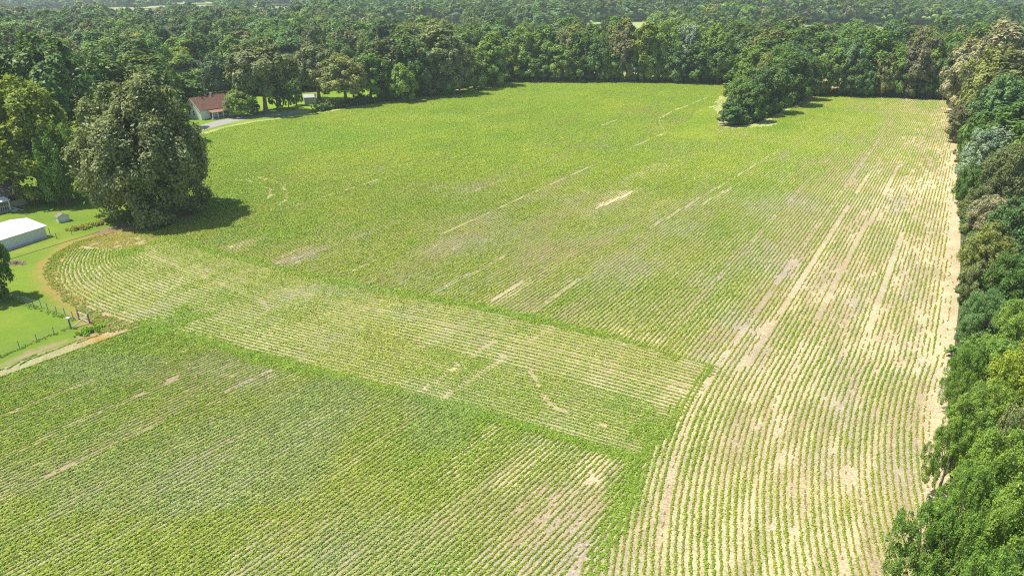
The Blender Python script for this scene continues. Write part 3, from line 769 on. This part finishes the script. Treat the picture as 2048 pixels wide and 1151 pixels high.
for a, hu in (((1642, 192, 112, 22), 'fresh'), ((1664, 190, 100, 30), 'green'), ((1702, 188, 74, 42), 'blue'), ((1708, 193, 128, 25), 'dark'), ((1752, 188, 64, 46), 'green'), ((1770, 193, 108, 28), 'khaki'), ((1798, 193, 95, 34), 'green'), ((1870, 196, 80, 30), 'fresh'), ((1890, 198, 108, 26), 'dark'), ((1735, 194, 140, 18), 'blue'), ((1820, 196, 120, 24), 'dark')):
    tree(*a, hu, WORD[hu] + ' tree in the woods behind the pale part of the field', GR)
tree(1842, 195, 60, 42, 'brown', 'olive brown oak above the corner where the pale soil meets the back woods', name='oak_tree')
# --- the wood along the right side, far to near
GW = 'trees of the wood along the right side of the field'
tree(1934, 226, 80, 46, 'pale', 'pale straw tinted oak at the far corner of the right hand wood', name='oak_tree')
tree(2005, 226, 48, 62, 'pale', 'big pale straw tinted oak behind the far corner oak', name='oak_tree')
tree(1985, 262, 95, 60, 'khaki', 'olive yellow tree just in front of the pale oaks of the right hand wood')
tree(1972, 370, 258, 50, 'silver', 'silvery pale leaved tree on the edge of the right hand wood', protos=MID)
tree(1985, 478, 392, 44, 'pale', 'cream tinted tree on the edge of the right hand wood', protos=MID)
for a, hu in (((2000, 300, 150, 54), 'blue'), ((1935, 285, 205, 36), 'brown'), ((2040, 330, 200, 46), 'green'), ((1950, 320, 235, 30), 'green'), ((2030, 420, 285, 60), 'olive'), ((1950, 410, 330, 34), 'dark'), ((1955, 445, 375, 34), 'olive'),
              ((2050, 520, 395, 66), 'blue'), ((1975, 560, 455, 50), 'khaki'), ((2030, 620, 500, 60), 'dark'), ((1955, 610, 525, 34), 'olive'), ((1975, 700, 585, 52), 'blue'), ((2050, 760, 600, 70), 'fresh'),
              ((1985, 800, 680, 60), 'green'), ((2060, 900, 690, 80), 'yellow'), ((1975, 920, 770, 64), 'fresh'), ((2050, 1060, 800, 80), 'olive'), ((1990, 1080, 860, 72), 'fresh'), ((1930, 1130, 935, 56), 'green'),
              ((2060, 1240, 930, 90), 'fresh'), ((1985, 1270, 1000, 78), 'fresh'), ((1905, 1290, 1035, 66), 'green'), ((2080, 1400, 1050, 90), 'dark'), ((1950, 1400, 1110, 70), 'green'), ((1850, 1250, 1015, 74), 'green'), ((1900, 1000, 830, 44), 'fresh'), ((1925, 830, 690, 36), 'green')):
    tree(*a, hu, WORD[hu] + ' leafy tree in the wood along the right side of the field', GW)
tree(-38, 600, 462, 48, 'dark', 'dark tree at the lawn edge near the wire fence, throwing its shadow on the grass', protos=MID)

# the dead tree
dt = empty('dead_tree', (*at(414, 214), 0)); tag(dt, 'bare grey dead tree standing behind the white farmhouse', 'tree')
mb = MB(); g = np.random.default_rng(5)
hh = height_for(at(414, 214)[1], 112)
tube(mb, [(0, 0, -.1), (.2, 0, hh * .35), (-.1, .2, hh * .7), (.1, .1, hh)], [.36, .30, .18, .03], 7)
mb.build('trunk', M_DEAD, dt)
for k in range(16):
    z0 = hh * g.uniform(.35, .85); a = g.uniform(0, 6.28); l = (hh - z0) * g.uniform(.35, .7) + 1.5
    p0 = Vector((0, 0, z0)); p1 = p0 + Vector((math.cos(a) * l * .6, math.sin(a) * l * .6, l * .45)); p2 = p1 + Vector((math.cos(a + .4) * l * .4, math.sin(a + .4) * l * .4, l * .5))
    mb = MB(); tube(mb, [p0, p1, p2], [.12, .07, .02], 5)
    for j in range(3):
        q = p0.lerp(p1, g.uniform(.4, 1)); b = a + g.uniform(-1, 1); tube(mb, [q, q + Vector((math.cos(b), math.sin(b), .8)) * l * .3], [.04, .012], 4)
    mb.build('limb', M_DEAD, dt)

# --- the woods: jittered grid of trees, thinned in the open ground
def wood_points(y0, y1, sp):
    gx, gy = np.meshgrid(np.arange(-.80 * y1 - 30, .80 * y1 + 30, sp), np.arange(y0, y1, sp * .92))
    gx = gx.ravel() + rng.uniform(-.36, .36, gx.size) * sp; gy = gy.ravel() + rng.uniform(-.36, .36, gy.size) * sp
    k = np.abs(gx) < .78 * gy + 30
    gx, gy = gx[k], gy[k]
    k = np.ones(gx.size, bool)
    for p in OPEN:
        k &= ~in_poly(gx, gy, p) & (dist_line(gx, gy, p + p[:1]) > 5.5)
    for p in FARLAND: k &= ~in_poly(gx, gy, p) | (noise(gx, gy, 60, 88) > .80)
    for p in CLEAR: k &= ~in_poly(gx, gy, p) & (dist_line(gx, gy, p + p[:1]) > 4)
    return gx[k], gy[k]
HOUSES = [at(435, 235), at(20, 400), at(620, 205), at(20, 470)]
fx, fy = wood_points(150, 700, 14.5)
tr = np.array(TREES)
dmin = np.array([np.min(np.hypot(tr[:, 0] - a, tr[:, 1] - b) - tr[:, 2] * .75) for a, b in zip(fx, fy)])
dh = np.min([np.hypot(fx - a, fy - b) for a, b in HOUSES], axis=0)
k = (dmin > 2.8) & (dh > 14); fx, fy = fx[k], fy[k]
pal = ['green', 'dark', 'fresh', 'blue', 'olive', 'green', 'dark', 'green', 'blue', 'green', 'khaki', 'fresh']
def wood_hue(x, y):
    n1 = noise(x, y, 45, 71) * .6 + rng.random(len(x)) * .4
    i = (n1 * len(pal)).astype(int) % len(pal); j = rng.integers(0, len(pal), len(x))
    i = np.where(rng.random(len(x)) < .45, j, i)
    c = np.array([HUE[pal[q]] for q in i]) * rng.uniform(.65, 1.15, (len(x), 1))
    wood_hue.names = [pal[q] for q in i]
    return c
hts = rng.uniform(15, 27, len(fx)); rds = rng.uniform(7.0, 13.0, len(fx))
# those that show largest stay single trees
size = hts / np.hypot(fx, fy)
edge = np.min([dist_line(fx, fy, p + p[:1]) for p in OPEN], axis=0)
score = size * np.where(edge < 16, 1.6, 1) * np.where(np.abs(fx) > .75 * fy, .4, 1)
order = np.argsort(-score)
nsingle = max(0, 285 - NTREE[0])
single = order[:nsingle]; rest = order[nsingle:]
hc = wood_hue(fx, fy); hn = wood_hue.names
for i in single:
    x, y = fx[i], fy[i]
    if x > .5 * y: lab, grp = 'tree deep in the wood beyond the right side of the field', 'inner trees of the right hand wood'
    elif x < -.28 * y: lab, grp = 'tree in the woods behind the farmhouse and the huge oak', 'woodland trees behind the farmhouse'
    else: lab, grp = 'tree in the second rank of woods behind the far field edge', 'second rank of trees behind the field'
    tree_at(x, y, hts[i], rds[i], tuple(hc[i]), WORD[hn[i]] + ' ' + lab, grp, z=float(terrain(x, y)))
fx2, fy2 = wood_points(700, 2600, 18)
dens = noise(fx2, fy2, 130, 81) * .6 + noise(fx2, fy2, 50, 82) * .4
k2 = dens > .30; fx2, fy2 = fx2[k2], fy2[k2]
def wood(name, x, y, h, r, protos, unit, label):
    n = len(x)
    pts = np.stack([x, y, terrain(x, y)], 1)
    scl = np.stack([r / unit, r / unit, h / 20], 1)
    rot = np.stack([np.zeros(n), np.zeros(n), rng.uniform(0, 6.28, n)], 1)
    ps = [proto('%s_shape_%d' % (name, i), m, M_LEAFI) for i, m in enumerate(protos)]
    return scatter(name, pts, rot, scl, wood_hue(x, y), rng.integers(0, len(ps), n), ps, label, 'woodland')
wood('woodland', fx[rest], fy[rest], hts[rest], rds[rest], WOOD, 6.6, 'unbroken green woodland stretching away beyond the field')
wood('woodland', fx2, fy2, rng.uniform(16, 28, len(fx2)), rng.uniform(9, 16, len(fx2)), WOODFAR, 6.6, 'hazy blue green woodland on the horizon')

# undergrowth along the wood edges
bx, by = [], []
for ln, off in ((DRIVE_SIDE[4:], 2.0), (FAR_SIDE, 3.0), (CLUMP, 2.5), (BACK_R, 3.0), (RIGHT, 2.2)):
    p = np.array(line(ln)); L = np.concatenate([[0], np.cumsum(np.hypot(*np.diff(p, axis=0).T))])
    m = int(L[-1] / 1.3)
    for rep in range(2):
        s = rng.uniform(0, L[-1], m); x = np.interp(s, L, p[:, 0]); y = np.interp(s, L, p[:, 1])
        dx = np.interp(s, L, np.gradient(p[:, 0])); dy = np.interp(s, L, np.gradient(p[:, 1])); q = np.hypot(dx, dy)
        o = off + rng.uniform(-1.2, 3.5, m)
        bx.append(x - dy / q * o); by.append(y + dx / q * o)
bx = np.concatenate(bx); by = np.concatenate(by)
k = ~in_poly(bx, by, FIELD); bx, by = bx[k], by[k]
n = len(bx)
bush_shapes = [proto('thicket_shape_%d' % i, make_tree('thicket', 191 + i, 20, 9, .5, 9, 7, 900, 1.25, mat=M_LEAFI)[1], M_LEAFI) for i in range(3)]
sc = rng.uniform(.9, 2.6, n)
scatter('undergrowth', np.stack([bx, by, np.zeros(n)], 1), np.stack([np.zeros(n), np.zeros(n), rng.uniform(0, 6.28, n)], 1), np.stack([sc / 9, sc / 9, sc * rng.uniform(.8, 1.6, n) / 20], 1), wood_hue(bx, by), rng.integers(0, 3, n), bush_shapes, 'leafy undergrowth along the foot of the woods', 'undergrowth')

# ------------------------------------------------------------------ buildings
def siding_mat(name, col, wear, wear_amt, board=.16, rough=.7):
    m, nt, b = new_mat(name)
    tc = N(nt, 'ShaderNodeTexCoord').outputs['Object']
    n1 = noise_node(nt, 1.3, 5, .7, tc); n2 = noise_node(nt, 9, 3, .6, tc)
    w = ramp(nt, math_node(nt, 'ADD', math_node(nt, 'MULTIPLY', n1, .6), math_node(nt, 'MULTIPLY', n2, .4)), .62 - wear_amt, .66)
    nt.links.new(mix_col(nt, w, col, wear), b.inputs['Base Color'])
    sp = N(nt, 'ShaderNodeSeparateXYZ'); nt.links.new(tc, sp.inputs[0])
    saw = math_node(nt, 'FRACT', math_node(nt, 'DIVIDE', sp.outputs[2], board))
    bp = N(nt, 'ShaderNodeBump'); bp.inputs['Distance'].default_value = .03; bp.inputs['Strength'].default_value = 1
    nt.links.new(saw, bp.inputs['Height']); nt.links.new(bp.outputs[0], b.inputs['Normal'])
    b.inputs['Roughness'].default_value = rough
    return m
M_WHITEW = siding_mat('worn_white_boards', (.74, .76, .76), (.36, .33, .29), .06)
M_BEIGE = siding_mat('beige_boards', (.52, .49, .36), (.42, .39, .29), .1)
M_GWALL = siding_mat('white_metal_wall', (.70, .72, .73), (.58, .60, .60), .1, .23, .5)
M_RROOF = plain_mat('rust_red_roof', (.16, .082, .058), .85, .45, .9)
M_PORCH = plain_mat('rusty_porch_roof', (.30, .16, .11), .85, .4, 1.2)
M_BROOF = plain_mat('grey_brown_shingles', (.22, .18, .155), .9, .3, 1.5)
M_WROOF = plain_mat('white_metal_roof', (.62, .62, .62), .4, .05, .6)
M_WTRIM = plain_mat('white_trim', (.80, .80, .78), .6, .08, 2)
M_CONC = plain_mat('concrete', (.44, .42, .38), .9, .2, 2)
M_DARKW = plain_mat('dark_window', (.02, .022, .025), .15, .3, 1, spec=.5)
M_WOODP = plain_mat('weathered_post', (.20, .18, .155), .9, .35, 6)
M_STEELP = plain_mat('green_steel_post', (.10, .13, .115), .6, .2, 6)
M_TIN = plain_mat('weathered_tin', (.40, .39, .39), .6, .25, 2)
M_STEEL = plain_mat('galvanised_wire', (.42, .44, .44), .4, .1, 4, metal=.6)
M_TIMBER = plain_mat('bleached_timber', (.55, .54, .50), .85, .2, 5)
M_TWIG = plain_mat('cut_branches', (.30, .23, .16), .9, .4, 4)
M_PORCHIN = plain_mat('porch_boards', (.30, .30, .29), .9, .2, 3)

def gable_house(name, P0, P1, W, hw, hr, wall_m, roof_m, over, label, cat='house', roof_th=.12):
    """P0,P1: ends of the long front wall on the ground; W depth to the back; local x along the wall, y to the back"""
    a = Vector(P0); b = Vector(P1); L = (b - a).length
    e = empty(name, (a.x, a.y, 0), math.atan2(b.y - a.y, b.x - a.x)); tag(e, label, cat)
    MB().add([(0, 0, 0), (L, 0, 0), (L, W, 0), (0, W, 0), (0, 0, hw), (L, 0, hw), (L, W, hw), (0, W, hw), (0, W / 2, hr), (L, W / 2, hr)],
             [(0, 1, 5, 4), (2, 3, 7, 6), (1, 2, 6, 9, 5), (3, 0, 4, 8, 7), (3, 2, 1, 0), (4, 5, 9, 8), (6, 7, 8, 9)]).build('wall', wall_m, e)
    k = (hr - hw) / (W / 2); dz = .03
    rf = MB()
    y0 = -over; z0 = hw - over * k + dz
    rf.slab([(-over, y0, z0 + roof_th), (L + over, y0, z0 + roof_th), (L + over, W / 2, hr + dz + roof_th), (-over, W / 2, hr + dz + roof_th)], roof_th)
    rf.slab([(L + over, W + over, z0 + roof_th), (-over, W + over, z0 + roof_th), (-over, W / 2, hr + dz + roof_th), (L + over, W / 2, hr + dz + roof_th)], roof_th)
    ro = rf.build('roof', roof_m, e)
    return e, ro, L
def window(e, x0, z0, w, h, face='front', W=0, L=0, frame=M_WTRIM):
    """a window set in a wall: frame, sill and dark pane a little proud of the boards"""
    if face == 'front': T = lambda x, y, z: (x, -y, z)
    elif face == 'left': T = lambda x, y, z: (-y, x, z)
    else: T = lambda x, y, z: (L + y, x, z)
    def bx(mb, x0, x1, y0, y1, z0, z1):
        p = [T(x, y, z) for z in (z0, z1) for x, y in ((x0, y0), (x1, y0), (x1, y1), (x0, y1))]
        mb.add(p, [(0, 3, 2, 1), (4, 5, 6, 7), (0, 1, 5, 4), (1, 2, 6, 5), (2, 3, 7, 6), (3, 0, 4, 7)])
    m = MB(); t = .09
    bx(m, x0 - t, x0, .002, .06, z0, z0 + h); bx(m, x0 + w, x0 + w + t, .002, .06, z0, z0 + h); bx(m, x0 - t, x0 + w + t, .002, .07, z0 + h, z0 + h + t); bx(m, x0, x0 + w, .012, .045, z0 + h * .49, z0 + h * .53)
    wo = m.build('window', frame, e)
    m = MB(); bx(m, x0, x0 + w, .003, .02, z0, z0 + h); m.build('pane', M_DARKW, wo)
    m = MB(); bx(m, x0 - t * 1.4, x0 + w + t * 1.4, .002, .11, z0 - .09, z0); m.build('sill', frame, wo)
    return wo
# --- far farmhouse
P0 = at(404, 240.5); P1 = at(467, 230.5)
e, ro, L = gable_house('farmhouse', P0, P1, 9.5, 3.7, 7.4, M_WHITEW, M_RROOF, .55, 'old white board farmhouse with rust red gable roof and a front porch')
window(e, 4.0, 1.1, .95, 1.9, 'left'); window(e, 6.6, 1.1, .95, 1.9, 'left'); window(e, 4.4, 4.4, .7, 1.0, 'left')
window(e, L * .55, 1.0, .9, 1.7); window(e, L * .82, 1.0, .9, 1.7)
d = MB().box((L * .28, -.06, .25), (L * .28 + .95, -.004, 2.35)).build('door', M_DARKW, e)
MB().box((L * .28 + .8, -.12, 1.2), (L * .28 + .88, -.065, 1.28)).build('handle', M_STEEL, d)
for s_ in ((-.58, 0), ): pass
tr_ = MB(); k_ = (7.4 - 3.7) / 4.75
for ya, yb in ((-.5, 4.75), (10.0, 4.75)):
    za = 3.7 - .5 * k_ - .10; zb = 7.4 - .10
    q = [(-.60, ya, za - .18), (-.60, yb, zb - .18), (-.60, yb, zb), (-.60, ya, za)]
    tr_.slab(q if ya > yb else q[::-1], .05)
tr_.build('barge_board', M_WTRIM, e)
x0p, x1p = L * .20, L * .93
MB().slab([(x0p, -2.9, 2.55), (x1p, -2.9, 2.55), (x1p, -.02, 3.30), (x0p, -.02, 3.30)], .09).build('porch_roof', M_PORCH, e)
MB().box((x0p + .1, -2.7, .02), (x1p - .1, -.01, .38)).build('porch_floor', M_PORCHIN, e)
for i in range(5):
    xx = x0p + .25 + (x1p - x0p - .5) * i / 4
    MB().box((xx - .09, -2.66, .38), (xx + .09, -2.48, 2.52)).build('porch_post', M_WTRIM, e)
MB().box((x0p + .3, -3.2, .02), (x0p + 1.4, -2.71, .2)).build('step', M_CONC, e)
MB().box((L * .60, 4.5, 7.2), (L * .60 + .6, 5.1, 8.3)).build('chimney', M_CONC, ro)
# --- white garage by the lawn
G1 = Vector(at(94.5, 473.5)); G0 = Vector(at(-80, 531))
e, ro, L = gable_house('garage', G0, G1, 9.6, 2.2, 3.1, M_GWALL, M_WROOF, .35, 'low white metal garage with a pale low pitched roof beside the lawn', 'garage', .08)
MB().box((0, -.75, .012), (L + .3, -.02, .09)).build('slab', M_CONC, e)
MB().box((-.36, 4.7, 3.18), (L + .36, 4.9, 3.25)).build('ridge_cap', M_WTRIM, ro)
d = MB().box((L + .004, 2.6, .1), (L + .05, 5.4, 2.0)).build('garage_door', M_WTRIM, e)
for i in range(4): MB().box((L + .051, 2.65, .15 + i * .46), (L + .075, 5.35, .56 + i * .46)).build('door_panel', M_WTRIM, d)
# --- beige house behind it
Hc1 = Vector(at(54, 408)); Hc0 = Vector(at(-90, 441))
e, ro, L = gable_house('beige_house', Hc0, Hc1, 9.0, 3.1, 5.3, M_BEIGE, M_BROOF, .5, 'beige board house with grey brown shingle roof under the yellow green tree')
dpx = (Vector(at(29, 413)) - Hc0).length
window(e, dpx - .9, 1.45, 1.9, 1.15, frame=M_BEIGE)
px0 = (Vector(at(-30, 427)) - Hc0).length; px1 = (Vector(at(10, 418)) - Hc0).length
MB().slab([(px0 - 1, -3.2, 2.5), (px1 + .2, -3.2, 2.5), (px1 + .2, -.02, 3.0), (px0 - 1, -.02, 3.0)], .1).build('porch_roof', M_WTRIM, e)
MB().box((px0 - 1, -3.0, .02), (px1, -.01, .5)).build('porch_floor', M_PORCHIN, e)
for xx in (px0, px1 - .1): MB().box((xx - .08, -3.0, .5), (xx + .08, -2.84, 2.48)).build('porch_post', M_WTRIM, e)
rl = MB().box((px0 + .1, -2.95, 1.3), (px1 - .2, -2.88, 1.38)).build('railing', M_WTRIM, e)
for i in range(9):
    xx = px0 + .25 + (px1 - px0 - .6) * i / 8
    MB().box((xx - .02, -2.94, .5), (xx + .02, -2.89, 1.3)).build('baluster', M_WTRIM, rl)
MB().beam((px1 + .1, -3.1, .9), (px1 + 1.6, -4.6, .05), .05).build('stair_rail', M_WTRIM, e)
MB().add([(px1 - .1, -3.02, .02), (px1 + .9, -3.02, .02), (px1 + .9, -3.9, .02), (px1 - .1, -3.9, .02), (px1 - .1, -3.02, .4), (px1 + .9, -3.02, .4)], [(0, 1, 2, 3), (0, 4, 5, 1), (2, 5, 4, 3), (0, 3, 4), (1, 5, 2)]).build('step', M_CONC, e)
# --- small shed on the lawn
s0 = Vector(at(113.5, 443.5)); s1 = Vector(at(121, 447.8)); 
d_ = (s1 - s0).normalized()
e, ro, L = gable_house('garden_shed', s0, s0 + d_ * 1.35, 2.1, 1.25, 1.75, M_WHITEW, M_BROOF, .18, 'tiny white garden shed with grey roof standing alone on the lawn', 'shed', .05)
MB().box((L + .004, .6, .08), (L + .03, 1.4, 1.15)).build('door', M_WTRIM, e)
# --- tin shed under the far oak
e, ro, L = gable_house('tin_shed', at(609.5, 208.5), at(633, 207.5), 5.0, 2.6, 3.5, M_TIN, M_TIN, .2, 'small weathered tin shed in the shade of an oak at the field edge', 'shed', .06)
MB().box((L * .55, -.05, .05), (L * .55 + 1.3, -.004, 2.1)).build('door', M_PORCHIN, e)

# ------------------------------------------------------------------ fences, gate and yard things
def fence(name, pix_posts, hgt, mat, label, rads=.05, wires=4, sag=.0):
    pts = [Vector((*at(*p), 0)) for p in pix_posts]
    e = empty(name, pts[0]); tag(e, label, 'fence')
    o = pts[0]
    for p in pts:
        q = p - o; ln_ = Vector((random.uniform(-.04, .04), random.uniform(-.04, .04), 0))
        MB().beam(q + Vector((0, 0, -.1)), q + ln_ + Vector((0, 0, hgt * random.uniform(.94, 1.06))), rads, rads * .9).build('post', mat, e)
    for w in range(wires):
        z = hgt * (.2 + .75 * w / max(1, wires - 1)); mb = MB()
        for p, q in zip(pts[:-1], pts[1:]): mb.beam(p - o + Vector((0, 0, z)), q - o + Vector((0, 0, z)), .008, n=3)
        mb.build('wire', M_STEEL, e)
    return e
Z = lambda x, y: (x / 6.396, 540 + y / 6.396)
fence('wire_fence', [Z(120, 330), Z(205, 372), Z(285, 425), Z(355, 437), Z(432, 470), Z(535, 486), Z(615, 517), Z(730, 550), Z(838, 577), Z(938, 627), Z(1015, 628)], 1.25, M_WOODP, 'post and wire fence between the lawn and the orange field margin')
fence('wire_fence', [Z(908, 748), Z(697, 830), Z(477, 915), Z(252, 1005), Z(0, 1115), Z(-260, 1230)], 1.25, M_WOODP, 'post and wire fence running from the gate along the grass lane by the ditch')
fence('chain_link_fence', [(101, 470), (114, 478), (144, 469), (180, 460), (218, 451)], 1.35, M_STEELP, 'green post chain link fence beside the garage and garden patch', .055, 6)
# braced wooden gate corner
gp = [Vector((*at(*Z(1015, 630)), 0)), Vector((*at(*Z(1150, 682)), 0)), Vector((*at(*Z(908, 748)), 0))]
e = empty('gate', gp[0]); tag(e, 'braced timber gate corner with pale crossed rails at the fence end', 'gate')
for i, p in enumerate(gp):
    q = p - gp[0]
    po = MB().beam(q + Vector((0, 0, -.1)), q + Vector((0, 0, 1.6)), .12, .11, 8).build('post', M_WOODP, e)
    if i == 2: MB().box(tuple(q + Vector((-.22, -.22, 1.60))), tuple(q + Vector((.22, .22, 1.78)))).build('cap', M_WTRIM, po)
a, b, c = [p - gp[0] for p in gp]
up = lambda z: Vector((0, 0, z))
for p, q, r_ in ((a + up(1.25), b + up(1.25), .055), (a + up(.35), b + up(.15), .055), (b + up(1.4), c + up(.1), .06), (b + up(.12), c + up(.12), .05), (a + up(.2), b + up(1.1), .04)):
    MB().beam(p, q, r_).build('rail', M_TIMBER, e)
mb = MB()
for z in (.6, 1.0): mb.beam(a + up(z), c + up(z), .012, n=4)
mb.build('wire', M_STEEL, e)
# marker stake at the end of the ditch
so_ = Vector((*at(*Z(1417, 770)), 0))
tag(MB().beam((0, 0, -.1), (0, 0, .9), .05, .04).build('stake', M_WOODP), 'short lone wooden stake at the end of the grass lane', 'stake').location = so_
# brush pile
e = empty('brush_pile', (*at(33, 527), .01)); tag(e, 'heap of cut branches on bare ground in the lawn', 'brush pile')
for i in range(46):
    a_ = random.uniform(0, 6.28); r_ = random.uniform(0, 1.0); l = random.uniform(.6, 1.5); b_ = random.uniform(0, 6.28)
    p = Vector((math.cos(a_) * r_ * 1.3, math.sin(a_) * r_ * .8, .08 + (1 - r_) * random.uniform(.1, .55))); q = p + Vector((math.cos(b_) * l, math.sin(b_) * l * .8, random.uniform(-.12, .35)))
    q.z = max(q.z, .05); MB().beam(p, q, random.uniform(.03, .075), .015, 5).build('branch', M_TWIG, e)
bare_ = MB(); nb_ = 28
ring = [(math.cos(2 * math.pi * k / nb_) * 1.9 * random.uniform(.8, 1.15), math.sin(2 * math.pi * k / nb_) * 1.2 * random.uniform(.8, 1.15), .012) for k in range(nb_)]
bare_.add(ring, [tuple(range(nb_))]).build('bare_ground', plain_mat('bare_earth', (.19, .175, .09), .95, .3, 3), e)
# thin dark green strip laid flat across the lawn
strip('dark_line', line([(-60, 545), (5, 523.5), (60, 506), (130, 484), (200, 463)]), .30, .014, M_DARKLINE)
# garden weeds, ditch weeds, fence-line grass
def weeds(name, pts, sizes, cols, label, zs=1.0):
    n = len(pts); p = np.array(pts)
    sc = np.asarray(sizes)
    t = np.array([HUE[c] if isinstance(c, str) else c for c in cols]) * rng.uniform(.8, 1.2, (n, 1))
    scatter(name, np.stack([p[:, 0], p[:, 1], np.full(n, .01)], 1), np.stack([np.zeros(n), np.zeros(n), rng.uniform(0, 6.28, n)], 1), np.stack([sc * 4, sc * 4, sc * zs * 4.5], 1), t, rng.integers(0, 5, n), LOD[0][0], label, 'weeds')
def along(ln, n, w):
    p = np.array(line(ln)); L = np.concatenate([[0], np.cumsum(np.hypot(*np.diff(p, axis=0).T))]); s = rng.uniform(0, L[-1], n)
    return [(np.interp(q, L, p[:, 0]) + rng.normal(0, w), np.interp(q, L, p[:, 1]) + rng.normal(0, w)) for q in s]
weeds('garden_weeds', along([(150, 460), (180, 453), (212, 446)], 70, .7), rng.uniform(.3, .6, 70), [(.45, .42, .12) if k < .7 else (.34, .44, .07) for k in rng.random(70)], 'tall yellowing weeds in the garden patch beside the chain link fence', 2.2)
weeds('ditch_weeds', along([(158, 670), (180, 663), (196, 657)], 60, .45), rng.uniform(.25, .5, 60), [(.25, .42, .05)] * 60, 'bright green weeds beside the ditch at the gate', 1.8)
weeds('fence_grass', along([(20, 595), (60, 612), (110, 630), (150, 640)], 90, .25), rng.uniform(.14, .26, 90), ['fresh'] * 90, 'long grass left standing under the wire fence', 1.2)
weeds('lane_grass', along([(0, 715), (70, 683), (140, 655)], 110, .18), rng.uniform(.10, .22, 110), ['fresh'] * 110, 'long dark grass along the foot of the lane fence', 1.2)

# low weeds on the unplanted corner beside the huge oak and on the sprayed margin
wp = line([(160, 490), (222, 464), (330, 456), (430, 432), (470, 402), (520, 408), (560, 412), (470, 446), (420, 470), (330, 474), (262, 500), (205, 497)])
xx_ = rng.uniform(min(p[0] for p in wp), max(p[0] for p in wp), 9000); yy_ = rng.uniform(min(p[1] for p in wp), max(p[1] for p in wp), 9000)
k = in_poly(xx_, yy_, wp) & (noise(xx_, yy_, 1.6, 91) > .25); xx_, yy_ = xx_[k], yy_[k]
tl = along(TURN, 900, 1.0); tl = [p for p in tl if in_poly([p[0]], [p[1]], FIELD)[0]]
n1_ = len(xx_); xx_ = np.append(xx_, [p[0] for p in tl]); yy_ = np.append(yy_, [p[1] for p in tl]); n = len(xx_)
tt_ = np.clip(noise(xx_, yy_, 4, 92) * .8 + rng.random(n) * .3, 0, 1)
tint = lerp3((.36, .44, .07), (.52, .42, .13), tt_); tint[n1_:] = lerp3((.42, .27, .06), (.36, .34, .08), rng.random(n - n1_))
scatter('corner_weeds', np.stack([xx_, yy_, np.full(n, .02)], 1), np.stack([np.zeros(n), np.zeros(n), rng.uniform(0, 6.28, n)], 1), np.stack([rng.uniform(.4, .9, n), rng.uniform(.6, 1.3, n), rng.uniform(.25, .7, n)], 1), tint, rng.integers(0, 5, n), LOD[1][0], 'yellow green and orange weeds on the unplanted corner beside the huge oak', 'weeds')

# ------------------------------------------------------------------ the air: even pale haze over the whole land
hz, nt, b = new_mat('haze_air')
nt.nodes.remove(b)
pv = N(nt, 'ShaderNodeVolumePrincipled'); pv.inputs['Color'].default_value = (.78, .89, 1.0, 1); pv.inputs['Density'].default_value = .00016; pv.inputs['Anisotropy'].default_value = .2
nt.links.new(pv.outputs[0], nt.nodes['Material Output'].inputs['Volume'])
hb = MB().box((-3400, -300, -60), (3400, 3400, 62)).build('haze', hz); hb['kind'] = 'stuff'; hb['label'] = 'thin bluish summer haze over the land'
